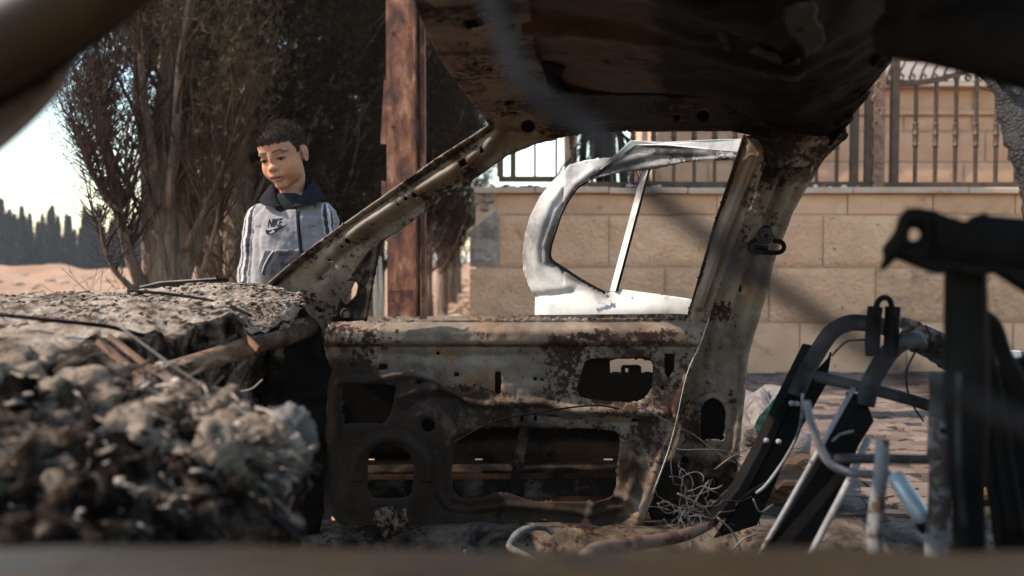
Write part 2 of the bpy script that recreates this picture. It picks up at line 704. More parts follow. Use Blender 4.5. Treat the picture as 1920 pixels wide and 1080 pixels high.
def block(u0, v0, u1, v1, mat, rough=True, seed=0, y=WY, depth=0.3, parent=None, nx=26, nz=13, name='stone_block', gap=0.004, bulge=0.009):
    parent = parent or wall
    a, b = P(u0, v1, y), P(u1, v0, y)
    x0, x1, z0, z1 = a.x + gap, b.x - gap, a.z + gap, b.z - gap
    X, Z = np.meshgrid(np.linspace(x0, x1, nx), np.linspace(z0, z1, nz))
    ed = np.minimum(np.minimum(X - x0, x1 - X), np.minimum(Z - z0, z1 - Z))
    Y = np.full_like(X, y)
    p = np.stack([X * 14, Z * 14, np.full_like(X, seed * 3.1)], -1)
    if rough:
        Y = Y - sstep(0.018, 0.04, ed) * (bulge + 0.005 * fbm(p, 3, seed))
    else:
        Y = Y - 0.002 * fbm(p * 0.5, 2, seed)
    Y = Y + (1 - sstep(0, 0.006, ed)) * 0.008
    i = np.arange(nx * nz).reshape(nz, nx)
    q = np.stack([i[:-1, :-1], i[:-1, 1:], i[1:, 1:], i[1:, :-1]], -1).reshape(-1, 4)
    m = MB().add(np.stack([X, Y, Z], -1).reshape(-1, 3), q)
    rim = list(i[0, :]) + list(i[1:, -1]) + list(i[-1, -2::-1]) + list(i[-2:0, 0])
    fr = np.stack([X, Y, Z], -1).reshape(-1, 3)[rim]
    bk = fr.copy()
    bk[:, 1] = y + 0.02
    k = len(rim)
    m.add(np.concatenate([fr, bk]), [(a_, (a_ + 1) % k, (a_ + 1) % k + k, a_ + k)[::-1] for a_ in range(k)])
    return m.build(name, mat, parent, smooth=True)


def course(v0, v1, joints, mat, rough, seed):
    for k, (a, b) in enumerate(zip(joints[:-1], joints[1:])):
        r = random.Random(seed * 100 + k)
        block(a, v0, b, v1, (M_ROUGHS if rough else M_SMOOTHS)[r.randrange(3 if rough else 2)], rough, seed * 20 + k, y=WY + r.uniform(-.004, .004), nx=26 if rough else 6, nz=13 if rough else 4)


course(404, 501, [936, 1142, 1345, 1544, 1745, 1947, 2150, 2380], M_ROUGH, True, 1)
course(503, 604, [880, 1045, 1246, 1443, 1642, 1842, 2040, 2240, 2400], M_ROUGH, True, 2)
course(606, 706, [880, 1100, 1300, 1500, 1700, 1900, 2100, 2300], M_SMOOTH, False, 3)
course(364, 402, [932, 1060, 1190, 1345, 1465, 1590, 1750, 1905, 2060, 2300], M_SMOOTH, False, 4)
_o = block(880, 392, 934, 501, M_GREYSTONE, True, 77, bulge=0.03, nx=16, nz=22)
_o['label'] = 'broken grey corner stone at the wall end'
_me = _o.data
for vtx in _me.vertices:      # its top corner is knocked off
    d = (vtx.co.z - P(0, 420, WY).z) + (P(905, 0, WY).x - vtx.co.x) * 0.9
    if d > 0:
        vtx.co.z -= d * 0.75
        vtx.co.y += d * 0.5
# coping slabs
_cj = [888, 1003, 1142, 1290, 1440, 1600, 1817, 1990, 2200, 2400]
for k, (a, b) in enumerate(zip(_cj[:-1], _cj[1:])):
    r = random.Random(k + 5)
    A, B = P(a, 363, WY - .05), P(b, 351, WY - .05)
    dz = r.uniform(-.006, .006)
    m = MB().box((A.x + .003, WY - 0.05 + r.uniform(-.006, .006), A.z + 0.002 + dz), (B.x - .003, WY + 0.42, B.z + dz))
    o = m.build('coping_slab', M_CAP, wall)
    modify(o, 'BEVEL', width=0.006, segments=1)
# blackened broken filling under the coping at the left end
_m = MB()
for k in range(16):
    c = P(random.uniform(893, 932), random.uniform(364, 398), WY + random.uniform(0.0, .2))
    s = random.uniform(.025, .055)
    bm = bmesh.new()
    bmesh.ops.create_icosphere(bm, subdivisions=2, radius=s)
    vv = np.array([v.co[:] for v in bm.verts])
    vv = vv * (1 + 0.35 * fbm(vv * 22, 3, k))[:, None] * np.array([1.1, 1, .8]) + np.array(c)
    _m.add(vv, [[v.index for v in f.verts] for f in bm.faces])
    bm.free()
_o = _m.build('rubble_fill', M_GREYSTONE, wall, smooth=True)

# loose rubble lying on the coping
M_ASHWHITE = simple('ash_white', (0.38, 0.34, 0.30), (0.68, 0.64, 0.58), 30, 0.95, 0.5, 60)
M_CHAR = simple('char', (0.006, 0.0052, 0.0048), (0.028, 0.0225, 0.0185), 18, 0.85, 0.6, 40, 0.006)
M_REDBIT = simple('red_bits', (0.22, 0.06, 0.04), (0.34, 0.13, 0.09), 20, 0.9, 0.3)


def scatter_lumps(n, fn, smin, smax, seed, sub=1, flat=0.7):
    r = random.Random(seed)
    m = MB()
    for k in range(n):
        c = fn(r)
        s = r.uniform(smin, smax)
        bm = bmesh.new()
        bmesh.ops.create_icosphere(bm, subdivisions=sub, radius=s)
        vv = np.array([v.co[:] for v in bm.verts])
        vv = vv * (1 + 0.4 * vnoise(vv / s * 1.3, seed + k))[:, None] * np.array([r.uniform(.7, 1.5), r.uniform(.7, 1.3), flat])
        m.add(vv + np.array(c), [[v.index for v in f.verts] for f in bm.faces])
        bm.free()
    return m


_zc = P(0, 351, WY - .05).z
for nm, mt, nn, sd, lab in (('white_rubble', M_ASHWHITE, 70, 3, 'pale crumbled plaster bits strewn on the wall coping'), ('charred_rubble', M_CHAR, 80, 4, 'black charred bits strewn on the wall coping'), ('red_rubble', M_REDBIT, 26, 6, 'small reddish shards strewn on the wall coping')):
    def fn(r):
        u = r.uniform(895, 1100) if r.random() < 0.62 else r.uniform(1100, 1620)
        y = r.uniform(WY - .03, WY + .3)
        return (P(u, 350, y).x, y, _zc + 0.004 + r.uniform(0, .012))
    o = scatter_lumps(nn, fn, .008, .026, sd).build(nm, mt, smooth=False)
    tag(o, lab, 'rubble', kind='stuff')

# ================================================================== IRON RAILING
M_IRON = simple('bronze_iron', (0.05, 0.031, 0.020), (0.09, 0.058, 0.038), 14, 0.45, 0.3, 60, 0.002, 0.3)
M_IRON2 = simple('ornate_iron', (0.15, 0.085, 0.055), (0.25, 0.155, 0.10), 22, 0.6, 0.8, 70, 0.004, 0.2)
RY = WY + 0.14
rail = thing('iron_railing', (2.2, RY, _zc), 'brown wrought iron railing with collared bars on top of the stone wall', 'railing')
zr0 = P(0, 346, RY).z


def rx(u):
    return P(u, 300, RY).x


def rz(v):
    return P(960, v, RY).z


MB().box((rx(1050), RY - .02, rz(352)), (rx(1652), RY + .02, rz(341))).build('bottom_rail', M_IRON, rail)
MB().box((rx(1656), RY - .02, rz(353)), (rx(2100), RY + .02, rz(342))).build('bottom_rail', M_IRON, rail)
MB().box((rx(935), RY - .02, rz(341)), (rx(1049), RY + .02, rz(331))).build('bottom_rail', M_IRON, rail)
for u, w in ((938, 12), (962, 10), (1003, 4), (1043, 4)):
    MB().box((rx(u - w / 2), RY - w / 2 * px(RY), rz(331)), (rx(u + w / 2), RY + w / 2 * px(RY), rz(60))).build('railing_post' if w > 5 else 'bar', M_IRON, rail)
MB().box((rx(932), RY - .02, rz(70)), (rx(1700), RY + .02, rz(60))).build('top_rail', M_IRON, rail)
for u in (1601, 1628, 1676, 2070):
    w = 13
    MB().box((rx(u - w / 2), RY - .026, rz(342)), (rx(u + w / 2), RY + .026, rz(72 if u < 1650 else 100))).build('railing_post', M_IRON, rail)
# swept top rail of the right panel
_sw = MB()
_pts = [P(1684, 155, RY), P(1710, 156, RY), P(1730, 154, RY), P(1755, 150, RY), P(1785, 142, RY), P(1812, 133, RY), P(1843, 121, RY), P(1880, 100, RY), P(1930, 60, RY)]
_ca, _ = catmull(_pts, [1] * len(_pts), 3)
for s0, s1 in zip(_ca[:-1], _ca[1:]):
    h = 0.021
    fr = [s0 + Vector((0, -.018, -h)), s1 + Vector((0, -.018, -h)), s1 + Vector((0, -.018, h)), s0 + Vector((0, -.018, h))]
    _sw.prism(fr, [p + Vector((0, .036, 0)) for p in fr])
_sw.build('swept_rail', M_IRON, rail)
MB().box((rx(1655), RY - .018, rz(159)), (rx(1684), RY + .018, rz(150))).build('rail_stub', M_IRON, rail)
_m = MB()
_pts = [P(1683, 108, RY), P(1715, 108, RY), P(1745, 104, RY), P(1775, 97, RY), P(1810, 84, RY), P(1850, 60, RY)]
_ca, _ = catmull(_pts, [1] * len(_pts), 3)
for s0, s1 in zip(_ca[:-1], _ca[1:]):
    fr = [s0 + Vector((0, -.016, -.02)), s1 + Vector((0, -.016, -.02)), s1 + Vector((0, -.016, .02)), s0 + Vector((0, -.016, .02))]
    _m.prism(fr, [p + Vector((0, .032, 0)) for p in fr])
_m.build('swept_rail', M_IRON, rail)


def baluster(u, vtop, vk):
    w = 5.5 * px(RY) / 2
    x = rx(u)
    m = MB()
    m.box((x - w, RY - w, rz(342)), (x + w, RY + w, rz(vtop)))
    o = m.build('baluster', M_IRON, rail)
    k = px(RY)
    prof = [(3.2, -23), (5.2, -22), (5.2, -19), (4, -17), (5.4, -9), (4.4, -3), (5.8, -1), (5.8, 2), (4.6, 4), (5.6, 11), (4, 17), (5.2, 19), (5.2, 22), (3.2, 23)]
    c = MB().lathe((x, RY, rz(vk)), [(a * k, b * k) for a, b in prof], 10).build('collar', M_IRON, o, smooth=True)
    return o


for u, vt in ((1716, 158), (1753.5, 153), (1791, 143), (1829, 130), (1867, 108), (1905, 80), (1943, 60), (1981, 60)):
    baluster(u, vt, 253)
for k in range(14):
    baluster(1569 - 38.2 * k, 70, 258)
# ornate flat post with scrolls
_op = MB().box((rx(1634), RY - .035, rz(352)), (rx(1655), RY + .02, rz(112))).build('ornate_post', M_IRON2, rail)
for k in range(9):
    v = 338 - k * 25
    sgn = 1 if k % 2 else -1
    pts = []
    for t in np.linspace(0, 1, 12):
        a = sgn * (0.5 + t * 5.6)
        rr = 8.5 * (1 - 0.72 * t)
        pts.append(P(1644.5 + sgn * 1.5 + rr * math.sin(a), v - 4 + rr * 1.1 * math.cos(a), RY - .037))
    MB().tube(pts, [.0065] * 6 + [.005] * 6, 5).build('scroll', M_IRON2, _op, smooth=True)
_m = MB().prism([P(1612, 362, RY - .06), P(1677, 362, RY - .06), P(1657, 351, RY - .06), P(1632, 351, RY - .06)], [P(1612, 362, RY + .04), P(1677, 362, RY + .04), P(1657, 351, RY + .04), P(1632, 351, RY + .04)])
_m.build('post_foot', M_CAP, _op)

# ================================================================== HOUSE BEHIND
HY = 10.5
M_HOUSE = stone('house_stone', (0.38, 0.22, 0.128), (0.43, 0.255, 0.15), (0.47, 0.29, 0.18), 0.35, 30, 0.006)
M_PLASTER = simple('grey_plaster', (0.40, 0.34, 0.31), (0.47, 0.41, 0.37), 3, 0.95, 0.2, 20)
house = thing('stone_house', (5.0, 12.0, 0), 'tan stone house with a terrace standing behind the railing', 'house')


def hx(u):
    return P(u, 300, HY).x


def hz(v):
    return P(960, v, HY).z


MB().box((hx(1235), HY + .03, -.05), (hx(2500), HY + 2.6, hz(161))).build('house_wall', M_MORTAR, house)
MB().box((hx(1232), HY - .16, hz(166)), (hx(2500), HY + 2.7, hz(159))).build('terrace_slab', M_CAP, house)
MB().box((hx(1232), HY - .05, hz(216)), (hx(2500), HY + .029, hz(208))).build('cornice', M_HOUSE, house)
for row, (v0, v1, off) in enumerate(((168, 207, 1255), (217, 246, 1215), (248, 303, 1240), (305, 360, 1200), (362, 420, 1240))):
    u = off
    k = 0
    while u < 2060:
        w = 190 if row == 0 else (112 if k % 2 else 128)
        a = max(u, 1236)
        block(a, v0, u + w - 3, v1, M_HOUSE, row > 0, 300 + row * 30 + k, y=HY, parent=house, nx=8, nz=5, gap=.006, bulge=.008)
        u += w
        k += 1
# upper storey set back behind the terrace
_us = MB().box((hx(1300), HY + 2.0, hz(158)), (hx(2600), HY + 2.5, 8.0)).build('upper_storey', M_PLASTER, house)
# terrace balustrade with bellied bars
_zt = hz(158)
_bal = MB().box((hx(1400), HY + .02, hz(157)), (hx(2100), HY + .06, hz(152))).build('terrace_rail', M_IRON, house)
for k in range(24):
    u = 1520 + k * 21
    pts = [P(u + 22, 60, HY + .04), P(u + 18, 90, HY + .0), P(u + 8, 118, HY - .1), P(u, 134, HY - .02), P(u - 3, 150, HY + .04)]
    o = MB().tube(pts, .016, 5, smooth=3).build('bellied_bar', M_IRON, _bal, smooth=True)
    ring = [P(u + 1 + 5.5 * math.cos(a), 145 + 6 * math.sin(a), HY - .0) for a in np.linspace(0.4, 6.4, 11)]
    o2 = MB().tube(ring, .014, 5).build('bar_scroll', M_IRON, _bal, smooth=True)

# gate pillar and burnt shrub seen through the door window
_pl = thing('stone_pillar', (P(1070, 300, 8.5).x, 8.5, 0), 'sunlit slender stone pillar beyond the railing left of the house', 'pillar')
_a, _b = P(1060, 300, 8.5), P(1083, 300, 8.5)
MB().box((_a.x, 8.5, 0), (_b.x, 8.7, 3.2)).build('shaft', M_SMOOTH, _pl)
MB().box((_a.x - .05, 8.45, 3.2), (_b.x + .05, 8.75, 3.3)).build('capital', M_CAP, _pl)
_c = P(1135, 300, 7.6)
_bush = thing('burnt_palm', (_c.x, 7.6, 0), 'blackened drooping palm standing behind the railing', 'palm')
MB().tube([(_c.x, 7.6, 0), (_c.x + .03, 7.6, 1.2), (_c.x - .02, 7.62, 2.2)], [.13, .11, .1], 9, smooth=3).build('trunk', M_CHAR, _bush, smooth=True)
M_FROND = simple('burnt_frond', (0.02, 0.017, 0.014), (0.08, 0.06, 0.045), 10, 0.9, 0)
for k in range(22):
    a = k * 2.4
    ln = random.uniform(.35, .6)
    d = Vector((math.cos(a), math.sin(a) * .8, 0))
    pts = [Vector((_c.x, 7.6, 2.15)) + d * ln * t + Vector((0, 0, .25 * t - 1.1 * t * t * random.uniform(.7, 1.1))) for t in np.linspace(0.05, 1, 8)]
    m = MB().tube(pts, .008, 4)
    for i in range(1, 8):
        for s in (-1, 1):
            side = d.cross(Vector((0, 0, 1))) * s * .07 + Vector((0, 0, -.10)) + d * .03
            p = pts[i]
            m.add([p, p + d * .012, p + side], [(0, 1, 2)])
    m.build('frond', M_FROND, _bush)
# burnt stakes beside it
for k, (u, y) in enumerate(((1098, 8.0), (1160, 7.9))):
    a, b = P(u, 230, y), P(u + (-8, 10)[k], 330, y)
    o = MB().tube([(b.x, y, 0), (b.x, y, b.z), a], [.05, .045, .03], 7).build('charred_stake', M_CHAR, smooth=True)
    tag(o, ('charred stake between the stone pillar and the palm', 'charred stake right of the burnt palm')[k], 'stake')
# ================================================================== TREES
M_BARK = NT('bark')
_v = M_BARK.mapping((22, 22, 3.2))
_r = M_BARK.noise(1.0, 8, 0.65, _v, 0.8)
_c = M_BARK.ramp(_r, [(0.3, (0.035, 0.024, 0.017)), (0.5, (0.13, 0.088, 0.06)), (0.72, (0.27, 0.19, 0.13))])
M_BARK.set(Base_Color=_c, Roughness=0.95).bump(_r, 1.0, 0.03)
M_BARK = M_BARK.m
M_TWIG = simple('dead_twig', (0.025, 0.015, 0.010), (0.095, 0.058, 0.036), 3, 0.9, 0)
M_TWIGB = simple('burnt_twig', (0.018, 0.014, 0.013), (0.07, 0.052, 0.044), 4, 0.9, 0)
M_LEAF = NT('cypress_leaf')
_n = M_LEAF.noise(1.5, 3, 0.6)
M_LEAF.b.inputs['Specular IOR Level'].default_value = .05
M_LEAF.set(Base_Color=M_LEAF.ramp(_n, [(0.35, (0.011, 0.0085, 0.0035)), (0.52, (0.022, 0.015, 0.006)), (0.7, (0.05, 0.028, 0.011))]), Roughness=0.8)
M_LEAF = M_LEAF.m
M_OLIVE = simple('olive_leaf', (0.045, 0.033, 0.014), (0.10, 0.068, 0.03), 3, 0.85, 0)
M_FAR = simple('far_leaf', (0.016, 0.023, 0.022), (0.032, 0.042, 0.040), 0.8, 0.9, 0)


def sprays(m, pts, dirs, ln, wd, seed, blades=2):
    """leafy sprays: thin tapering blades along their directions"""
    r = np.random.default_rng(seed)
    n = len(pts)
    for b in range(blades):
        d = dirs + r.normal(0, .75, (n, 3))
        d /= np.linalg.norm(d, axis=1)[:, None]
        side = np.cross(d, r.normal(0, 1, (n, 3)))
        side /= np.linalg.norm(side, axis=1)[:, None] + 1e-9
        L = ln * r.uniform(.5, 1.3, (n, 1))
        W = wd * r.uniform(.6, 1.3, (n, 1))
        v = np.stack([pts - side * W * .5, pts + side * W * .5, pts + d * L * .6 + side * W * .45, pts + d * L], 1)
        k = np.arange(n)[:, None] * 4
        m.add(v.reshape(-1, 3), np.concatenate([k, k + 1, k + 2, k + 3], 1))
    return m


def crown_points(n, z0, z1, R, seed, base=0.55):
    r = np.random.default_rng(seed)
    t = r.uniform(0, 1, n) ** 0.9
    prof = R * (base + (1 - base) * sstep(0, .25, t)) * (1 - sstep(.45, 1.02, t) * .95)
    a = r.uniform(0, 2 * math.pi, n)
    rad = prof * np.sqrt(r.uniform(.12, 1, n))
    lump = 1 + .32 * vnoise(np.stack([np.cos(a) * 2.2, np.sin(a) * 2.2, t * 9 + seed], -1), seed)
    rad = rad * lump
    p = np.stack([rad * np.cos(a), rad * np.sin(a), z0 + (z1 - z0) * t], 1)
    keep = vnoise(p * 2.6, seed + 5) > -.42
    d = np.stack([np.cos(a) * .55, np.sin(a) * .55, np.full(n, .8)], 1)
    return p[keep], d[keep]


def rand_branches(m, starts, n, ln, r0, seed, up=0.9, out=0.5, seg=4, steps=4, wob=.22, center=None):
    """upright wandering side branches; returns points along them"""
    r = random.Random(seed)
    res = []
    for k in range(n):
        p, rr = starts[r.randrange(len(starts))]
        a = r.uniform(0, 2 * math.pi)
        d = Vector((math.cos(a) * out, math.sin(a) * out, up * r.uniform(.5, 1.2))).normalized()
        L = ln * r.uniform(.5, 1.3)
        rad = min(r0 * r.uniform(.6, 1.2), rr * .8)
        pts, rs = [Vector(p)], [rad]
        for s in range(steps):
            d = (d + Vector((r.uniform(-wob, wob), r.uniform(-wob, wob), r.uniform(-.05, .22)))).normalized()
            pts.append(pts[-1] + d * L / steps)
            rs.append(max(rad * (1 - (s + 1) / (steps + .35)), .0012))
        m.tube(pts, rs, seg, caps=False)
        res += [(q, w) for q, w in zip(pts[1:], rs[1:])]
    return res


def cypress(seed, H=7.5, z0=1.3, R=.65, rt=.13, nleaf=15000, label=None, loc=(0, 0, 0), low_twigs=300, leaf=M_LEAF):
    root = thing('cypress_tree', loc, label, 'tree')
    o = Vector(loc)
    r = random.Random(seed)
    m = MB()
    pts = [o + Vector((r.uniform(-.05, .05) * k, r.uniform(-.05, .05) * k, H * .8 * k / 4 - .05)) for k in range(5)]
    m.tube([pts[0], pts[0] + Vector((0, 0, .16))] + pts[1:], [rt * 1.7, rt * 1.05, rt * .85, rt * .75, rt * .55, rt * .25], 9, smooth=3)
    starts = [(pts[0] + (pts[-1] - pts[0]) * t, rt) for t in np.linspace(.12, .75, 30)]
    lim = rand_branches(m, starts, 46, 1.1, .03, seed, 1.0, .55)
    for k in range(3):
        a = r.uniform(0, 6.28)
        q = [o + Vector((math.cos(a) * rt * (.6 + .9 * t), math.sin(a) * rt * (.6 + .9 * t), t * 2.2 - .03)) for t in np.linspace(0, 1, 5)]
        m.tube(q, [rt * .5, rt * .42, rt * .36, rt * .3, rt * .2], 7)
    m.build('trunk', M_BARK, root, smooth=True)
    p, d = crown_points(nleaf, z0, H, R, seed)
    mm = sprays(MB(), p + np.array(loc), d, .07, .007, seed, 12)
    mm.build('crown', leaf, root)
    mt = MB()
    st = [(o + Vector((r.gauss(0, R * .25), r.gauss(0, R * .25), r.uniform(.7, z0 + 1.0))), .02) for _ in range(120)]
    rand_branches(mt, st, low_twigs, .45, .006, seed + 1, .75, .6, 3, 3)
    mt.build('dead_twigs', M_TWIG, root)
    return root


def move_copy(src, loc, label, rz=0.0, s=1.0):
    c = copy_tree(src)
    c.location = loc
    c.rotation_euler.z = rz
    c.scale = (s, s, s)
    c['label'] = label
    return c


_ca = cypress(11, 7.2, 1.55, .72, .10, 15000, 'tall dark cypress with bare lower trunk just behind the child', (P(436, 490, 5.4).x, 5.4, 0), 420)
_cb = cypress(12, 7.8, 1.25, .80, .11, 15000, 'dense brown cypress right behind the child, left of the rusty post', (P(505, 490, 5.9).x, 5.9, 0), 380)
_cc = cypress(13, 7.4, 1.15, .80, .10, 15000, 'dense brown cypress whose foliage fills the gap left of the rusty post', (P(600, 490, 6.8).x, 6.8, 0), 380)
_row = [(700, 8.0, 'cypress with pale lit trunk showing just left of the rusty post'),
        (752, 9.4, 'cypress trunk hidden behind the rusty post'),
        (800, 11.2, 'nearest cypress right of the rusty post'),
        (828, 13.4, 'second cypress right of the rusty post along the path'),
        (846, 16.2, 'third cypress right of the rusty post along the path'),
        (858, 19.5, 'farthest cypress of the row, beside the end of the wall')]
for k, (u, y, lab) in enumerate(_row):
    move_copy((_cc, _cb, _ca)[k % 3], (P(u, 490, y).x, y, 0), lab, k * 1.7, (1.0, 1.05, .98, 1.0, 1.05, 1.1)[k])
move_copy(_cb, (P(395, 490, 7.4).x, 7.4, 0), 'shaded cypress standing behind the burnt many-stemmed tree', 2.2, .95)
move_copy(_ca, (P(640, 490, 9.8).x, 9.8, 0), 'dark cypress deeper in the shade behind the child', .8, 1.1)

def _lit(r):
    t = r.random()
    y = 4.6 + 17 * t * t
    x = P(430 + 420 * (1 - (1 - t) ** 3), 490, y).x + r.gauss(0, .35)
    return (x, y, ground_h(np.array([x]), np.array([y]))[0] + r.uniform(-.01, .01))


M_LITTER = simple('needle_litter', (.07, .042, .024), (.17, .11, .065), 6, .95, .6, 30, .02)
o = scatter_lumps(900, _lit, .015, .06, 71, 1, .45).build('needle_litter', M_LITTER)
tag(o, 'brown needle litter and clods under the row of cypresses', kind='stuff')
# -------- burnt many-stemmed tree left of the child
TY = 4.5
bt = thing('burnt_cypress', (P(310, 540, TY).x, TY, 0), 'scorched many-stemmed cypress with bare twigs left of the child', 'tree')
K = px(TY)
trunk_m = MB()
limb_pts = []


def limb(path, widths, dy=(0, 0), seg=9, sub=4, tgt=None):
    pts = [P(u, v, TY + dy[0] + (dy[1] - dy[0]) * i / max(1, len(path) - 1)) for i, (u, v) in enumerate(path)]
    rs = [w * K / 2 for w in widths]
    (tgt or trunk_m).tube(pts, rs, seg, smooth=sub)
    a, b = catmull(pts, rs, 5)
    limb_pts.extend([(p, q) for p, q in zip(a, b) if p.z > .75])


limb([(312, 765), (310, 640), (310, 540), (308, 430), (310, 330), (316, 180), (322, 40), (330, -120)], [105, 88, 72, 60, 54, 44, 36, 28])
limb([(335, 765), (338, 640), (336, 540), (338, 430), (346, 300), (360, 160), (378, 20), (395, -100)], [60, 52, 46, 36, 26, 22, 16, 10], (-.02, .1))
limb([(282, 765), (284, 640), (288, 540), (283, 430), (276, 320), (262, 200), (254, 80), (250, -60)], [60, 52, 42, 34, 24, 18, 13, 9], (.02, -.1))
limb([(285, 600), (262, 530), (240, 470), (224, 400), (208, 310), (196, 220), (200, 120)], [26, 24, 19, 16, 12, 8, 4], (-.05, -.3), 7)
limb([(268, 560), (238, 532), (210, 500), (192, 450), (186, 400)], [13, 11, 8, 5, 3], (-.08, -.4), 6)
limb([(300, 420), (288, 300), (270, 180), (262, 60), (262, -60)], [22, 18, 14, 10, 8], (-.05, -.25), 7)
limb([(316, 390), (330, 250), (336, 130), (352, 20), (356, -80)], [22, 17, 13, 10, 7], (-.12, -.25), 7)
limb([(344, 470), (372, 420), (398, 360), (425, 290), (446, 220)], [16, 13, 10, 7, 4], (-.05, -.2), 6)
limb([(340, 540), (366, 470), (388, 400), (396, 300), (408, 180), (420, 60), (430, -40)], [22, 19, 15, 12, 10, 7, 5], (.1, .0), 6)
limb([(352, 560), (376, 520), (392, 470), (405, 420), (410, 380)], [15, 12, 9, 6, 3], (-.1, -.3), 6)
limb([(250, 500), (232, 440), (240, 380), (236, 300), (240, 220)], [10, 8, 7, 5, 3], (-.1, -.2), 6)
limb([(222, 395), (190, 360), (168, 310), (150, 250)], [8, 6, 4, 2], (-.3, -.5), 5)
_tr = trunk_m.build('trunk', M_BARK, bt, smooth=True)
_mb = MB()
_hi = [q for q in limb_pts if q[0].z > 0.95]
_b1 = rand_branches(_mb, _hi, 230, .62, .012, 21, .95, .42, 5, 6, .2)
_mb.build('branches', M_TWIG, bt, smooth=True)
_mt = MB()
_t1 = rand_branches(_mt, _b1 + _hi, 1300, .24, .0030, 22, .75, .6, 3, 3, .3)
_o = _mt.build('twigs', M_TWIG, bt)
_mt = MB()
_left = [q for q in _b1 + limb_pts if P(265, 0, TY).x > q[0].x and q[0].z > .6]
_t2 = rand_branches(_mt, _left, 900, .22, .0042, 23, .7, .65, 3, 3, .35)
rand_branches(_mt, _t2, 1900, .075, .0022, 24, .5, .8, 3, 2, .4)
_mt.build('charred_twigs', M_TWIGB, bt)
_mt = MB()
rand_branches(_mt, _t1, 1800, .07, .0016, 25, .5, .8, 3, 2, .4)
_mt.build('twig_tips', M_TWIG, bt)
# scorched foliage that is left, high at the left side and up in the crown
_r = np.random.default_rng(5)
_pts = []
for (u, v, su, sv, n) in ((185, 160, 24, 36, 1100), (235, 60, 45, 40, 600), (360, 60, 70, 50, 1500), (420, 150, 50, 60, 1600), (400, 300, 40, 70, 700), (300, 0, 80, 30, 1500)):
    yy = TY + _r.normal(.15, .22, n)
    _pts.append(PN(u + _r.normal(0, su, n), v + _r.normal(0, sv, n), yy))
_pts = np.concatenate(_pts)
sprays(MB(), _pts, np.tile(np.array([0, 0, .9]), (len(_pts), 1)), .035, .0045, 31, 7).build('crown', M_OLIVE, bt)
# low scrub at the foot
_r = random.Random(9)
for k, (u, y, h, lab) in enumerate(((385, 4.0, .62, 'dry leafless shrub at the right foot of the scorched tree'), (415, 4.3, .75, 'taller dry shrub between the scorched tree and the child'), (215, 4.2, .5, 'small dry shrub at the left foot of the scorched tree'))):
    c = P(u, 490, y)
    s = thing('dry_shrub', (c.x, y, 0), lab, 'shrub')
    m = MB()
    st = [(Vector((c.x + _r.uniform(-.1, .1), y + _r.uniform(-.1, .1), .02)), .012) for _ in range(10)]
    b = rand_branches(m, st, 34, h * 1.25, .009, 40 + k, 1.0, .38, 4, 5, .2)
    rand_branches(m, b, 260, .2, .004, 50 + k, .7, .6, 3, 3, .3)
    m.build('stems', M_TWIG, s)

# -------- charred leaning trunk at the right edge
_cy = 5.3
ct = thing('charred_tree', (P(1990, 700, _cy).x, _cy, 0), 'charred black leaning tree trunk at the right edge before the railing', 'tree')
_m = MB()
_pp = [P(2000, 745, _cy), P(1985, 600, _cy), P(1965, 450, _cy), P(1942, 330, _cy), P(1915, 262, _cy), P(1898, 190, _cy), P(1878, 110, _cy), P(1868, 20, _cy), P(1850, -140, _cy), P(1840, -330, _cy)]
_m.tube(_pp, [.17, .13, .115, .10, .098, .10, .105, .10, .09, .07], 20, smooth=8)
_v = np.concatenate(_m.v)
_d = fbm(_v * np.array([24, 24, 13]), 4, 8)
_ctr = np.concatenate([np.array([p[:] for p in catmull(_pp, [1] * len(_pp), 8)[0]]).repeat(20, 0)])
_m.v = [_v + (_v - _ctr) * (_d * .22)[:, None]]
M_CHARBARK = NT('char_bark')
_n = M_CHARBARK.voronoi(38, 'DISTANCE_TO_EDGE')
M_CHARBARK.set(Base_Color=M_CHARBARK.ramp(M_CHARBARK.noise(30, 5, .6), [(.35, (.006, .006, .0065)), (.7, (.022, .021, .021))]), Roughness=.6).bump(M_CHARBARK.math('ADD', M_CHARBARK.noise(45, 6, .6), _n), 1.0, .02)
_m.build('trunk', M_CHARBARK.m, ct, smooth=True)
_mt = MB()
_st = [(q, .05) for q in _pp[5:]]
_b = rand_branches(_mt, _st, 16, 1.2, .03, 61, .8, .9, 5, 5, .25)
rand_branches(_mt, _b, 160, .4, .008, 62, .6, .7, 3, 3, .3)
_mt.build('limbs', M_CHAR, ct, smooth=True)

# -------- far row of conifers beyond the field
def far_tree(seed, loc, first):
    root = thing('conifer', loc, 'distant dark spire-shaped conifer beyond the sandy field', 'tree', 'far conifers beyond the sandy field')
    o = Vector(loc)
    MB().tube([o, o + Vector((0, 0, 3.4))], [.12, .03], 6).build('trunk', M_BARK, root)
    rr = np.random.default_rng(200 + seed)
    t = rr.uniform(0, 1, 2600) ** 1.3
    rad = (.55, .40, .75)[seed % 3] * (1 - t) ** (.8, .65, 1.0)[seed % 3] * np.sqrt(rr.uniform(.1, 1, 2600)) * (1 + .25 * np.sin(t * 23 + seed))
    a = rr.uniform(0, 6.283, 2600)
    p = np.stack([rad * np.cos(a), rad * np.sin(a), .1 + 4.7 * t], 1)
    d = np.stack([np.cos(a) * .5, np.sin(a) * .5, np.full(2600, .9)], 1)
    sprays(MB(), p + np.array(loc), d, .26, .07, 300 + seed, 2).build('crown', M_FAR, root)
    return root


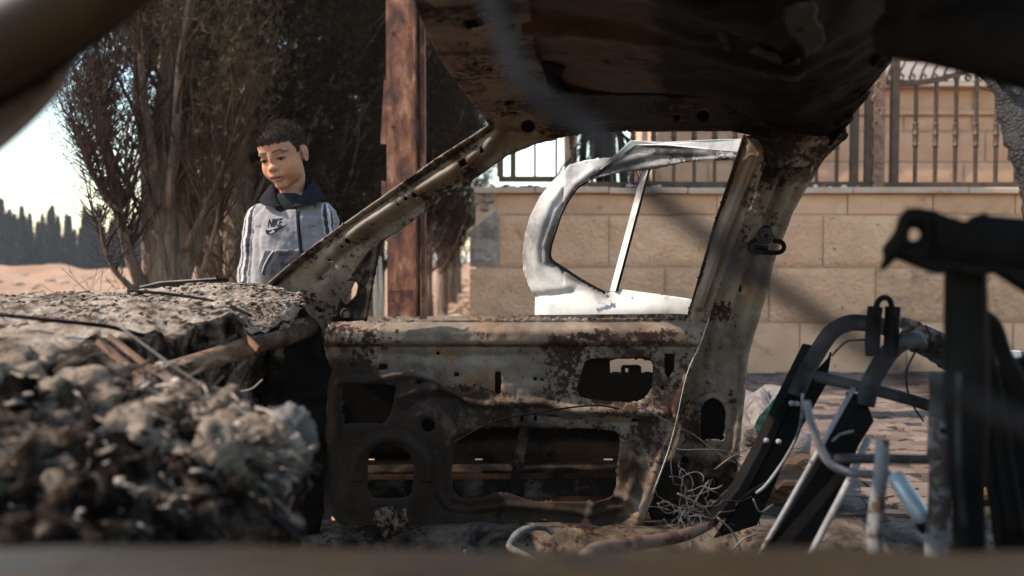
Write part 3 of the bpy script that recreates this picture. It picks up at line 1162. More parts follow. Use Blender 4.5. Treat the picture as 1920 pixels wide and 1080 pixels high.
_ft = [far_tree(k, (P(20 + 60 * k, 490, 62).x, 62 + k, 0), True) for k in range(3)]
_r = random.Random(17)
for k in range(64):
    u = -190 + k * 10.4 + _r.uniform(-4, 4)
    y = _r.uniform(58, 74)
    s = _r.uniform(.72, 1.12) * (1.15 if u < 40 else 0.9)
    c = copy_tree(_ft[_r.randrange(3)])
    c.location = (P(u, 490, y).x, y, 0)
    c.rotation_euler.z = _r.uniform(0, 6)
    c.scale = (s, s, s * y / 58)
for c in _ft:
    pass

# ================================================================== RUSTY POST
M_RUST = NT('rust_post')
_v = M_RUST.mapping((14, 14, 6.5))
_a = M_RUST.noise(1.0, 8, .62, _v, .5)
_b = M_RUST.noise(40, 6, .6)
_c = M_RUST.ramp(_a, [(.34, (.028, .011, .006)), (.45, (.085, .029, .013)), (.54, (.165, .058, .025)), (.66, (.28, .15, .085))])
_c = M_RUST.mix(M_RUST.ramp(_b, [(.6, 0.0), (.72, .6)]), _c, (.05, .02, .012))
M_RUST.set(Base_Color=_c, Roughness=.8).bump(_b, .4, .004)
M_RUST = M_RUST.m
PY = 4.0
post = thing('rusty_post', (P(755, 490, PY).x, PY, 0), 'tall rusty steel post between the child and the stone wall', 'post')
_x0, _x1 = P(726, 490, PY).x, P(782, 490, PY).x
_m = MB().box((_x0, PY, -.05), (_x1, PY + .012, 4.2))
_m.build('front_flange', M_RUST, post)
MB().box(((_x0 + _x1) / 2 - .005, PY + .012, -.05), ((_x0 + _x1) / 2 + .005, PY + .13, 4.2)).build('web', M_RUST, post)
MB().box((_x0, PY + .13, -.05), (_x1, PY + .142, 4.2)).build('rear_flange', M_RUST, post)
MB().box((P(775, 490, PY).x, PY - .010, -.05), (P(780, 490, PY).x, PY - .001, 4.2)).build('edge_strip', M_RUST, post)
MB().box((P(785, 490, PY).x, PY + .10, .3), (P(793, 490, PY).x, PY + .17, 4.2)).build('angle_bar', M_RUST, post)
MB().prism([P(713, 270, PY + .004), P(724, 270, PY + .004), P(724, 150, PY + .004), P(720, 150, PY + .004)], [P(713, 270, PY + .012), P(724, 270, PY + .012), P(724, 150, PY + .012), P(720, 150, PY + .012)]).build('bent_flap', M_RUST, post)
MB().prism([P(715, 390, PY + .006), P(724, 390, PY + .006), P(724, 340, PY + .006), P(715, 340, PY + .006)], [P(715, 390, PY + .012), P(724, 390, PY + .012), P(724, 340, PY + .012), P(715, 340, PY + .012)]).build('bent_flap', M_RUST, post)
bolt_row('bolt', [P(u, v, PY) for u in (734, 776) for v in (60, 235, 420, 560)], .009, M_RUST, post)
pl_ = MB().box((P(727, 490, PY).x, PY - .006, P(0, 545, PY).z), (P(783, 490, PY).x, PY - .001, P(0, 538, PY).z)).build('weld_seam', M_RUST, post)
# short stems for the trunks left of the post, sunlit tone in their colour
for k, (u, y) in enumerate(((703, 5.0), (713, 5.2))):
    c = P(u, 590, y)
    o = MB().tube([(c.x, y, 0), (c.x + .01, y, .5), (c.x, y, .93)], [.022, .02, .012], 6).build('lit_trunk', simple('stake_%d' % k, (.3, .23, .16), (.45, .36, .26), 9, .9, .3), smooth=True)
    tag(o, ('pale lit trunk farther from the rusty post, left of it', 'pale lit trunk closest to the rusty post on its left')[k], 'stake')
# ================================================================== BURNT CAR
M_BODY = burnt('burnt_body', (0.20, 0.158, 0.118), (0.105, 0.076, 0.05), (0.034, 0.016, 0.0085), (0.010, 0.0077, 0.006), thr=0.535, fleck=75, big=7, ochre=(0.20, 0.10, 0.035))
M_DOOR = burnt('burnt_door', (0.215, 0.17, 0.128), (0.11, 0.078, 0.052), (0.038, 0.018, 0.0095), (0.028, 0.0205, 0.0148), thr=0.518, big=6.5, fleck=75, ochre=(0.22, 0.10, 0.03))
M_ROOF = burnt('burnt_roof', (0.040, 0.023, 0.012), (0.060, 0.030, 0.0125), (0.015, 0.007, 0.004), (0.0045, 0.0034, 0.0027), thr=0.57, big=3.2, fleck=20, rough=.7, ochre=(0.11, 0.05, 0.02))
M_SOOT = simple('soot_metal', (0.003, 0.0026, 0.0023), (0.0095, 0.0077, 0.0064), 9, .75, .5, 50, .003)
M_DARKMET = simple('dark_metal', (0.018, 0.017, 0.018), (0.05, 0.047, 0.046), 12, .5, .4, 70, .002, .2)
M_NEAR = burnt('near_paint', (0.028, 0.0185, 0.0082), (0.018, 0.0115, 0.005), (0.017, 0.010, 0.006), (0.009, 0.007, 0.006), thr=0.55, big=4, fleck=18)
M_GREYPRIMER = simple('grey_primer', (0.075, 0.069, 0.063), (0.11, 0.10, 0.092), 6, .7, .3, 30, .003)
M_WHITE = NT('white_paint')
_a = M_WHITE.noise(7, 8, .65, dist=.4)
_c = M_WHITE.ramp(_a, [(.34, (.50, .487, .46)), (.52, (.37, .362, .345)), (.66, (.18, .175, .167))])
_c = M_WHITE.mix(M_WHITE.math('MULTIPLY', M_WHITE.attr('soot'), M_WHITE.ramp(M_WHITE.noise(14, 8, .7), [(.3, .45), (.6, 1.0)])), _c, (.06, .055, .05))
_c = M_WHITE.mix(M_WHITE.ramp(M_WHITE.noise(40, 6, .7), [(.66, 0.0), (.74, .7)]), _c, (.18, .15, .12))
M_WHITE.b.inputs['Specular IOR Level'].default_value = .12
M_WHITE.set(Base_Color=_c, Roughness=.8).bump(M_WHITE.noise(60, 5, .6), .15, .002)
M_WHITE = M_WHITE.m

car = thing('burnt_car', (0.3, 1.3, 0.0), 'burnt out car shell with bare scorched door, pillars and sagging roof', 'car')


def head_y(u, v):
    return 0 * u + np.where(v < 245, 2.08 - (245 - v) * 0.0037, 2.08 + (v - 245) * 0.00035)


def ridge(line, w, amp):
    d = d_line(line)
    return lambda u, v: -amp * np.exp(-(d(u, v) / w) ** 2)


# ---------- side frame: far windshield pillar, corner and side rail
_out = [(505, 530), (540, 500), (580, 468), (640, 424), (700, 382), (760, 340), (816, 300), (847, 280), (885, 256), (914, 237), (917, 230), (902, 211), (860, 158), (823, 104),
        (905, 100), (1007, 106), (1012, 116), (1027, 161), (1047, 172), (1113, 174), (1240, 176), (1340, 180), (1400, 212), (1480, 238), (1560, 212), (1584, 226), (1587, 258), (1562, 282), (1530, 312), (1440, 316), (1437, 300),
        (1428, 268), (1405, 254), (1369, 243), (1240, 244), (1113, 248), (1047, 259), (1002, 272), (952, 293), (900, 329), (850, 364), (790, 404), (735, 443), (713, 455), (690, 480), (650, 560), (630, 612), (612, 660), (596, 650), (584, 604), (569, 569), (533, 553)]
_h = [sd_round([(898, 278), (907, 276), (909, 287), (900, 290)], 2), sd_round([(860, 304), (874, 298), (878, 309), (864, 316)], 2), sd_rect(774, 362, 783, 371, 3), sd_circ(763, 373, 4), sd_circ(655, 452, 5), sd_circ(643, 462, 3.4),
      sd_circ(919, 128, 9, 4), sd_circ(956, 190, 12, 4.5), sd_rect(951, 207, 970, 214, 2), sd_circ(990, 236, 14), sd_circ(892, 114, 5, 2.4), sd_circ(700, 422, 3), sd_circ(748, 384, 3.2),
      sd_circ(618, 487, 3.4), sd_circ(1320, 213, 13, 10), sd_rect(1263, 212, 1277, 222, 2), sd_circ(600, 582, 4.5), sd_circ(1537, 250, 5)]
_hl = [(588, 512), (615, 480), (675, 430), (750, 380), (840, 325), (910, 280), (934, 250), (940, 222)]
_hl2 = [(600, 520), (640, 478), (700, 440), (760, 402), (850, 345), (925, 292)]
_edge = [(505, 530), (580, 468), (640, 424), (700, 382), (760, 340), (816, 300), (885, 256), (916, 237)]
_inner = [(847, 104), (872, 130), (913, 195), (938, 226)]
_low = [(1437, 262), (1369, 240), (1240, 241), (1113, 245), (1047, 256), (1002, 270), (952, 291), (850, 363), (735, 443)]
_r1, _r2, _r3, _r4, _r5 = ridge(_hl, 9, .030), ridge(_hl2, 7, -.012), ridge(_edge, 6, .016), ridge(_inner, 8, .020), ridge(_low, 6, .010)
_rm = ridge([(1010, 120), (1030, 160), (1060, 176), (1340, 181)], 6, .014)


def _rel(u, v):
    p = np.stack([u * .02, v * .02, u * 0], -1)
    return _r1(u, v) * sstep(575, 680, u) + _r2(u, v) + _r3(u, v) + _r4(u, v) + _r5(u, v) + _rm(u, v) + .0045 * fbm(p, 3, 2) + .010 * vnoise(p * .5, 12) * (v < 260)


def _soot(u, v):
    s = .62 * sstep(440, 560, u) * (1 - sstep(640, 900, u)) * 0
    s = s + .55 * sstep(1290, 1420, u) + .55 * sstep(1000, 1080, u) * (1 - sstep(1380, 1420, u)) * (v < 250)
    s = s + .45 * np.exp(-(d_line(_low)(u, v) / 13) ** 2) + .30 * sstep(330, 280, v) * 0
    s = s + .62 * np.exp(-((d_line(_edge)(u, v) - 9) / 8) ** 2)
    s = s + .5 * np.exp(-(((u - 560) / 40) ** 2 + ((v - 575) / 40) ** 2)) + .34 * sstep(270, 180, v)
    s = s - .4 * np.exp(-(d_line(_hl)(u, v) / 9) ** 2) * (v > 230)  # painted highlight: rust and soot thinned along the ridge
    return s


_o = panel('windshield_pillar', sd_poly(_out), _h, head_y, _rel, M_BODY, car, (500, 96, 1592, 664), 3.6, .004, _soot, lip=.006, lip_w=5)
_o['label'] = 'scorched far windshield pillar running up into the side rail'
_m = MB()
_m.tube([P(u, v, float(head_y(np.array(float(u)), np.array(float(v)))) - .004) for u, v in _edge], .0026, 6, smooth=4)
_n_ = sum(len(v) for v in _m.v)
_m.build('pillar_flange_edge', M_BODY, car, smooth=True, attrs={'soot': np.full(_n_, -.8)})
# dark inner closing sheet behind the pillar so that its holes read black
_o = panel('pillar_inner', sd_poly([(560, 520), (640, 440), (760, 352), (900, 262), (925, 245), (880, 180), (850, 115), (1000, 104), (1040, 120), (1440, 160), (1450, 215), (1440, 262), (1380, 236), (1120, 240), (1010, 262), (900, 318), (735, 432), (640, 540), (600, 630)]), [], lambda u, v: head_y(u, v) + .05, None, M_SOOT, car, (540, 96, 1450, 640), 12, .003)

# gusset of the door mirror with its hole
_o = panel('mirror_gusset', sd_poly([(716, 450), (690, 600), (620, 604), (612, 640), (625, 590), (655, 520), (690, 470)]), [sd_round([(650, 527), (666, 526), (672, 535), (668, 553), (648, 572), (638, 556)], 6), sd_circ(628, 588, 4), sd_rect(645, 583, 655, 594, 3)],
           lambda u, v: 2.06 + 0 * u, lambda u, v: ridge([(712, 456), (690, 596)], 6, .012)(u, v) + .004 * fbm(np.stack([u * .04, v * .04, u * 0], -1), 2, 6), M_BODY, car, (606, 444, 722, 646), 2.6, .004, lambda u, v: .78 + 0 * u, lip=-.006, lip_w=4)

# ---------- windscreen header running forward to the near side
_out = [(740, -90), (779, 5), (797, 53), (821, 100), (907, 96), (1006, 102), (996, 55), (991, 0), (978, -90)]
_h = [sd_round([(864, 32), (900, 24), (912, 46), (872, 53)], 7), sd_round([(948, 44), (964, 35), (972, 46), (950, 56)], 3), sd_circ(876, 76, 5, 3), sd_circ(862, 74, 3), sd_circ(858, 27, 3.5), sd_circ(945, 20, 7, 5)]
_rr = [ridge([(800, -90), (830, 0), (848, 90)], 7, .022), ridge([(982, -90), (988, 0), (1000, 95)], 6, .02), ridge([(820, 98), (905, 94), (1006, 98)], 8, -.016), ridge([(900, -80), (925, 10), (935, 90)], 16, .012)]
_o = panel('windscreen_header', sd_poly(_out), _h, head_y, lambda u, v: sum(r(u, v) for r in _rr) + .006 * fbm(np.stack([u * .02, v * .02, u * 0], -1), 3, 21), M_BODY, car, (735, -92, 1012, 106), 3.6, .004,
           lambda u, v: .36 + .3 * sstep(60, 0, v) + .35 * np.exp(-((v - 98) / 9) ** 2), lip=.006, lip_w=6)
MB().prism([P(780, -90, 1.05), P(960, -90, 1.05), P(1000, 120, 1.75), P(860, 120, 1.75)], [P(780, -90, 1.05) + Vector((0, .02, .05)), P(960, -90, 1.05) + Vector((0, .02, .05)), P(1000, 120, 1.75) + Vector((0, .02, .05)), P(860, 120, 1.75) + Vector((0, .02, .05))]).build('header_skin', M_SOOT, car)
_m = MB()
_a0, _a1 = P(850, -90, .98), Vector((-.10, .42, 1.30))
_m.tube([_a0, (_a0 + _a1) / 2 + Vector((-.02, 0, .01)), _a1], .07, 10, smooth=4)
_m.build('header_front', M_BODY, car, smooth=True)

# ---------- roof skin: sagging sheet from a control net
_net = [
    [(1000, 150, 1.84), (1120, 174, 1.84), (1230, 176, 1.84), (1340, 186, 1.86), (1450, 236, 1.99), (1572, 262, 2.06)],
    [(985, 95, 1.56), (1110, 100, 1.55), (1230, 105, 1.50), (1350, 118, 1.46), (1480, 168, 1.62), (1634, 166, 1.82)],
    [(975, 5, 1.24), (1100, 10, 1.22), (1230, 20, 1.17), (1360, 44, 1.10), (1510, 84, 1.22), (1702, 62, 1.50)],
    [(960, -110, 1.0), (1090, -100, .98), (1230, -95, .95), (1380, -90, .92), (1560, -80, .98), (1786, -90, 1.2)],
    [(900, -420, .62), (1060, -420, .60), (1250, -420, .6), (1450, -420, .6), (1700, -420, .64), (2050, -420, .75)],
    [(860, -900, .42), (1040, -900, .40), (1250, -900, .4), (1500, -900, .4), (1800, -900, .42), (2250, -900, .45)]]
_cw = np.array([[P(*c)[:] for c in row] for row in _net])


def cr_axis(a, sub, axis):
    a = np.moveaxis(a, axis, 0)
    ext = np.concatenate([2 * a[:1] - a[1:2], a, 2 * a[-1:] - a[-2:-1]])
    out = []
    for i in range(1, len(ext) - 2):
        p0, p1, p2, p3 = ext[i - 1:i + 3]
        for k in range(sub):
            t = k / sub
            out.append(.5 * (2 * p1 + (p2 - p0) * t + (2 * p0 - 5 * p1 + 4 * p2 - p3) * t * t + (3 * p1 - p0 - 3 * p2 + p3) * t ** 3))
    out.append(ext[-2])
    return np.moveaxis(np.array(out), 0, axis)


_rw = cr_axis(cr_axis(_cw, 22, 0), 22, 1)
_nr, _nc = _rw.shape[:2]
_d = .012 * fbm(_rw * np.array([5, 5, 5.]), 4, 31) + .012 * np.abs(vnoise(_rw * np.array([7, 4, 3]), 33)) - .012 * np.exp(-((_rw[..., 1] - 1.35) / .03) ** 2)
_edgef = np.minimum(np.arange(_nr) / 14, 1)[:, None]
_rw[..., 2] += _d * _edgef
_ragged = sstep(_nc - 10, _nc - 1, np.arange(_nc))[None, :] * (.022 * fbm(_rw * 26, 3, 35))
_rw[..., 0] += _ragged
_rw[..., 2] += _ragged
_i = np.arange(_nr * _nc).reshape(_nr, _nc)
_q = np.stack([_i[:-1, :-1], _i[1:, :-1], _i[1:, 1:], _i[:-1, 1:]], -1).reshape(-1, 4)
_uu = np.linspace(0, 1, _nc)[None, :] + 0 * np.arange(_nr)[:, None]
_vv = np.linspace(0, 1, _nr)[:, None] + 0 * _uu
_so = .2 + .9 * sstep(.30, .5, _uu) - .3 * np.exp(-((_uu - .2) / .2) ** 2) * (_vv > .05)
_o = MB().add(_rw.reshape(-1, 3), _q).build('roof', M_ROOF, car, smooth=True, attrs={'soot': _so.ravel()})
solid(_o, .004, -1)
# flakes of pale paint still clinging under the roof
M_FLAKE = simple('paint_flake', (.018, .018, .0175), (.034, .033, .032), 14, .7, .3, 40)
M_FLAKE2 = simple('paint_flake_red', (.07, .014, .012), (.12, .03, .022), 14, .7, .3, 40)


def roof_at(u, v):
    """point on the roof sheet nearest to the pixel ray"""
    o = np.array([0, 0, CAM_Z])
    d = PN(u, v, 1.0) - o
    d /= np.linalg.norm(d)
    w = _rw.reshape(-1, 3) - o
    t = w @ d
    e = np.linalg.norm(w - t[:, None] * d, axis=1) + (t < .3) * 9
    return _rw.reshape(-1, 3)[np.argmin(e)]


def flake(pts, mat, label=None):
    c = np.mean(pts, 0)
    base = roof_at(*c)
    y = base[1]
    rr = np.random.default_rng(int(c[0]))
    poly = []
    n = len(pts)
    for i in range(n):
        a, b = np.array(pts[i], float), np.array(pts[(i + 1) % n], float)
        for t in (0, .25, .5, .75):
            poly.append(a + (b - a) * t + rr.normal(0, 4.5, 2))
    s = sd_round(poly, 6)
    us = np.array([p[0] for p in poly])
    vs = np.array([p[1] for p in poly])
    ys_ = np.array([roof_at(a, b)[1] for a, b in zip(us, vs)])
    A = np.stack([us, vs, np.ones_like(us)], 1)
    k = np.linalg.lstsq(A, ys_, rcond=None)[0]

    def yb(u, v):
        return k[0] * u + k[1] * v + k[2] - .018
    xs, ys = [p[0] for p in poly], [p[1] for p in poly]
    return panel('paint_flake', s, [], yb, None, mat, car, (min(xs) - 6, min(ys) - 6, max(xs) + 6, max(ys) + 6), 6, .002)


flake([(1456, 8), (1524, 0), (1540, 40), (1546, 90), (1512, 106), (1490, 78), (1470, 50)], M_FLAKE)
flake([(1378, 108), (1420, 92), (1468, 98), (1462, 128), (1436, 140), (1400, 132)], M_FLAKE)
flake([(1470, 122), (1500, 112), (1514, 138), (1494, 154), (1466, 144)], M_FLAKE)
flake([(1348, 56), (1368, 66), (1372, 96), (1360, 88)], M_FLAKE)

# near roof rail, upper right
_m = MB()
_m.tube([P(1672, 62, .86), P(1760, 66, .80), P(1900, 92, .74), P(2150, 150, .68)], [.026, .03, .032, .036], 10, smooth=4)
_m.build('roof_rail', M_SOOT, car, smooth=True)
_m = MB().prism([P(1700, 88, .80), P(1930, 124, .74), P(2200, 170, .70), P(2200, -80, .70), P(1700, -40, .80)], [p + Vector((0, .05, .03)) for p in (P(1700, 88, .80), P(1930, 124, .74), P(2200, 170, .70), P(2200, -80, .70), P(1700, -40, .80))])
_m.build('rail_panel', M_SOOT, car)
MB().lathe(P(1852, 52, .735), [(.001, -.004), (.004, -.003), (.005, 0), (.004, .003), (.001, .004)], 8).build('rivet', M_FLAKE, car, smooth=True)

# ---------- centre pillar
_L = [(1441, 286), (1425, 330), (1407, 384), (1367, 478), (1327, 598), (1310, 645), (1285, 702), (1264, 795), (1247, 855), (1213, 953), (1230, 1000)]
_R = [(1380, 1000), (1378, 917), (1381, 867), (1390, 767), (1397, 700), (1402, 664), (1433, 549), (1455, 469), (1482, 398), (1509, 353), (1544, 296), (1530, 270)]
_rr = [ridge([(1462, 300), (1430, 390), (1395, 480), (1345, 620), (1326, 680)], 7, .016), ridge([(1500, 300), (1462, 392), (1420, 500), (1385, 640)], 9, .014), ridge([(1480, 300), (1445, 392), (1408, 490), (1366, 630)], 7, -.012),
       ridge([(1536, 296), (1500, 353), (1448, 469), (1427, 549), (1394, 664), (1386, 767), (1374, 900)], 6, .014), ridge([(1280, 790), (1262, 860)], 8, .01)]


def _bp_soot(u, v):
    s = .75 * sstep(400, 300, v) + .85 * sstep(800, 900, v) + .25 * sstep(560, 620, v) * sstep(800, 700, v)
    s = s - .5 * np.exp(-(((v - 545) / 45) ** 2)) - .4 * np.exp(-(((v - 680) / 60) ** 2))
    s = s + .5 * np.exp(-(((u - 1345) / 30) ** 2 + ((v - 590) / 40) ** 2))
    return s


_o = panel('center_pillar', sd_poly(_L + _R), [sd_round([(1313, 825), (1313, 765), (1322, 750), (1336, 744), (1350, 752), (1359, 768), (1357, 825)], 7), sd_rect(1382, 534, 1392, 548, 2), sd_circ(1283, 862, 7), sd_rect(1318, 896, 1345, 940, 4), sd_circ(1432, 440, 4), sd_circ(1290, 470, .1)],
           lambda u, v: 2.13 + (v - 300) * .0001, lambda u, v: sum(r(u, v) for r in _rr) + .004 * fbm(np.stack([u * .03, v * .03, u * 0], -1), 3, 41), M_BODY, car, (1205, 262, 1550, 1004), 3.4, .004, _bp_soot, lip=-.006, lip_w=5)
_o['label'] = 'scorched centre pillar with peeling pale paint'
_pil = _o
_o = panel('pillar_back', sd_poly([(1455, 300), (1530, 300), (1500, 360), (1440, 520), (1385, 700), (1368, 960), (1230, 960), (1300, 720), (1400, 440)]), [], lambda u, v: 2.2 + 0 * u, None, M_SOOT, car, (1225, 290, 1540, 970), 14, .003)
# seat belt anchor, a black looped fitting
_m = MB()
_A = 2.085
_loop = [P(u, v, _A) for u, v in ((1408, 455), (1404, 464), (1410, 472), (1430, 473), (1455, 474), (1467, 470), (1470, 461), (1464, 453), (1452, 451), (1446, 440), (1440, 428), (1432, 428), (1424, 436), (1418, 448), (1408, 455))]
_m.tube(_loop, .0062, 8, smooth=3)
_m.tube([P(1412, 463, _A), P(1440, 465, _A)], .006, 8)
_o = _m.build('belt_anchor', M_SOOT, car, smooth=True)
_b = P(1433, 443, _A)
_m = MB()
for k, rr_ in enumerate((.020, .014, .008)):
    ring = [(_b.x + rr_ * math.cos(a), _A - .004 * k - .004, _b.z + rr_ * .95 * math.sin(a)) for a in np.linspace(0, 2 * math.pi, 17)]
    _m.tube(ring, .0042, 6)
_m.add([(_b.x + .018 * math.cos(a), _A + .004, _b.z + .018 * math.sin(a)) for a in np.linspace(0, 2 * math.pi, 16, endpoint=False)], [tuple(range(16))])
_m.build('bolt', M_DARKMET, _o, smooth=True)

# ---------- far front door
_out = [(612, 616), (622, 606), (700, 603), (760, 600), (900, 598), (1240, 596), (1291, 596), (1291, 588), (1338, 420), (1392, 254), (1412, 256), (1432, 272), (1441, 288), (1425, 334), (1407, 384), (1367, 478), (1328, 596), (1311, 645), (1286, 702), (1265, 795), (1248, 855), (1213, 953), (1203, 980), (1190, 997), (1100, 1002), (900, 1004), (720, 1002), (660, 990), (622, 962), (600, 920), (593, 880), (598, 840), (612, 800), (614, 740), (610, 680)]
_win = sd_poly([(690, 560), (1291, 560), (1291, 590), (690, 590)])
_H2 = [(1096, 674), (1112, 670), (1218, 671), (1225, 688), (1220, 726), (1206, 746), (1186, 753), (1112, 749), (1084, 742), (1080, 724)]
_HL = [(862, 812), (905, 800), (985, 799), (1100, 801), (1158, 806), (1162, 830), (1155, 880), (1156, 912), (1142, 933), (1100, 939), (990, 938), (962, 924), (935, 920), (900, 932), (872, 936), (850, 922), (846, 890), (850, 845)]
_HS = [(690, 858), (700, 838), (722, 828), (748, 830), (770, 848), (779, 872), (776, 900), (773, 928), (740, 934), (700, 932), (690, 915)]
_H1 = [(644, 716), (700, 716), (742, 720), (745, 728), (736, 770), (722, 794), (652, 794), (646, 790)]
_h = [sd_round(_H1, 9), sd_round(_H2, 12), sd_round(_HL, 14), sd_round(_HS, 14), sd_round([(1242, 661), (1263, 661), (1262, 692), (1251, 708), (1243, 698)], 3), sd_rect(928, 694, 940, 737, 6), sd_rect(711, 681, 730, 693, 5), sd_circ(787, 714, 6), sd_circ(804, 795, 13),
      sd_rect(852, 696, 862, 706, 2), sd_circ(1003, 709, 4), sd_rect(1012, 708, 1020, 713, 2), sd_circ(926, 788, 5, 3), sd_rect(974, 776, 981, 788, 2), sd_rect(1000, 776, 1007, 788, 2), sd_rect(973, 760, 978, 765, 1), sd_rect(1001, 760, 1006, 765, 1),
      sd_circ(1088, 782, 3.5), sd_circ(1190, 786, 9, 5), sd_rect(1030, 776, 1046, 783, 3), sd_circ(1240, 725, 4), sd_circ(662, 683, 3.5), sd_circ(934, 966, 4, 6), sd_circ(935, 942, 4), sd_circ(822, 661, 4), sd_circ(1020, 974, 5, 3)]
_rA = ridge([(640, 716), (690, 712), (735, 702), (775, 697), (815, 706), (850, 728), (880, 748), (910, 755), (960, 752), (1020, 752), (1055, 764), (1090, 768), (1190, 768), (1245, 772)], 6, .014)
_rB = ridge([(750, 742), (790, 727), (825, 724), (860, 738), (890, 754)], 5, .007)
_rC = ridge([(860, 742), (820, 744), (785, 752), (760, 768)], 11, -.012)
_rD = ridge([(985, 775), (1100, 790), (1230, 792)], 6, -.008)
_rE = ridge([(820, 850), (822, 920), (842, 950), (880, 955), (960, 944), (1100, 960), (1165, 948), (1186, 900)], 5, .008)
_rF = ridge([(600, 850), (612, 920), (640, 968), (690, 992), (900, 994), (1180, 986), (1210, 930), (1262, 780), (1300, 640)], 6, .009)
_rG = ridge([(680, 660), (820, 668), (1000, 664), (1090, 660)], 9, -.008)
_rH = ridge([(925, 650), (934, 692), (934, 740)], 18, .003)
_rI = ridge([(850, 950), (940, 960), (1080, 966)], 12, -.008)
_frm = ridge([(1409, 300), (1355, 433), (1309, 575)], 5, .028)
_frm2 = ridge([(1396, 270), (1340, 430), (1294, 590)], 4, -.012)
_frm3 = ridge([(1428, 290), (1362, 470), (1322, 590)], 5, .008)


def _rel(u, v):
    belt = -.034 * np.exp(-((v - 613) / 12.0) ** 2 * (v > 613)) * (v > 613) * (u < 1312)
    belt = np.where(v > 640, -.034 * math.exp(-((640 - 613) / 12.0) ** 2), belt)
    # roll on top of the door: rounded ledge, face below it, then a step inward
    roll = np.where(v < 606, 0.0, np.where(v < 622, -.036 * np.sin(np.clip((v - 606) / 16, 0, 1) * math.pi / 2), -.036))
    roll = np.where(v > 638, -.036 + .020 * sstep(638, 648, v), roll)
    roll = roll * (1 - sstep(1296, 1318, u)) * sstep(608, 640, u)
    roll = roll * (1 - sstep(780, 900, v) * .35)
    p = np.stack([u * .016, v * .016, u * 0], -1)
    r = roll + _rA(u, v) + _rB(u, v) + _rC(u, v) + _rD(u, v) + _rE(u, v) + _rF(u, v) + _rG(u, v) + _rH(u, v) + _rI(u, v)
    r = r + (_frm(u, v) + _frm2(u, v) + _frm3(u, v)) * (v < 640)
    top = np.where((v < 606) & (u < 1296), .004, 0)
    # speaker ring lower right, dented
    d = np.hypot(u - 1150, (v - 965) * 1.15)
    r = r - .012 * np.exp(-((d - 46) / 6) ** 2) + .010 * np.exp(-(d / 30) ** 2) + .002 * np.sin(np.arctan2(v - 965, u - 1150) * 22) * np.exp(-((d - 34) / 12) ** 2)
    d = np.hypot(u - 735, (v - 884))
    r = r - .012 * np.exp(-((d - 66) / 9) ** 2) * (v < 900)
    return r + top + .0028 * fbm(p, 4, 51) + .0010 * fbm(p * 5, 2, 52)


def _door_soot_shading(u, v):
    s = .44 * sstep(960, 700, u) * sstep(640, 720, v) + .46 * sstep(1180, 980, u) * sstep(640, 760, v)  # soot, with shade painted in toward the left and bottom
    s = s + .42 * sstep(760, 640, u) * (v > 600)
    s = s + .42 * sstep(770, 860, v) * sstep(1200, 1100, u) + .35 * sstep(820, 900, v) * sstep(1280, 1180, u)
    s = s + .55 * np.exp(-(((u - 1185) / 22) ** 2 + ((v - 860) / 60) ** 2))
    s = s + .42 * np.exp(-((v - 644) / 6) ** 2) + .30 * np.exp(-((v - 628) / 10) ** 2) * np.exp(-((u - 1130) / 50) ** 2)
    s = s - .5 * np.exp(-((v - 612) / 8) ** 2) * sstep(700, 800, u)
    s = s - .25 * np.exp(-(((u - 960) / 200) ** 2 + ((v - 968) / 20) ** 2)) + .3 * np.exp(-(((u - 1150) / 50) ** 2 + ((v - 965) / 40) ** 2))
    s = s - .75 * (v < 600) * np.exp(-(d_line([(1412, 275), (1356, 433), (1309, 585)])(u, v) / 16) ** 2)  # pale strip along the window frame, its highlight painted in
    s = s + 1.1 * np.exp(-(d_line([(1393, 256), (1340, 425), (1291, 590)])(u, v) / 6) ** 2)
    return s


_door = panel('front_door', sd_poly(_out), _h, lambda u, v: 2.115 + 0 * u, _rel, M_DOOR, car, (586, 246, 1446, 1010), 3.2, .004, _door_soot_shading, lip=.003, lip_w=5)
_door['label'] = 'stripped far front door with its inner sheet metal bare'
# window sill flange, a thin upright lip along the belt
MB().prism([P(690, 594, 2.14), P(1272, 588, 2.14), P(1291, 590, 2.14), P(1291, 604, 2.13), P(690, 606, 2.13)], [p + Vector((0, .004, 0)) for p in (P(690, 594, 2.14), P(1272, 588, 2.14), P(1291, 590, 2.14), P(1291, 604, 2.13), P(690, 606, 2.13))]).build('window_sill', M_DOOR, _door)
# outer skin of the door, with the outside handle's opening
_o = panel('outer_skin', sd_poly([(600, 606), (1300, 606), (1300, 640), (1262, 800), (1215, 960), (1190, 1000), (640, 1000), (596, 900)]), [sd_poly([(1143, 676), (1160, 672), (1200, 672), (1224, 678), (1224, 699), (1202, 699), (1202, 688), (1198, 684), (1168, 684), (1164, 688), (1164, 699), (1144, 699)]), sd_rect(1172, 690, 1178, 698, 1), sd_rect(690, 860, 702, 864, 1), sd_rect(890, 860, 905, 864, 1), sd_rect(1132, 860, 1150, 864, 1)],
           lambda u, v: 2.235 + 0 * u, lambda u, v: .01 * np.exp(-((v - 868) / 14) ** 2), M_ROOF, _door, (592, 604, 1304, 1002), 4, .003, lambda u, v: .35 + .6 * sstep(840, 810, v) + 1.0 * sstep(820, 780, u) * sstep(868, 850, v))  # blackened behind the left openings to paint their dark depth
_o['label'] = 'rusty outer skin seen through the door openings'
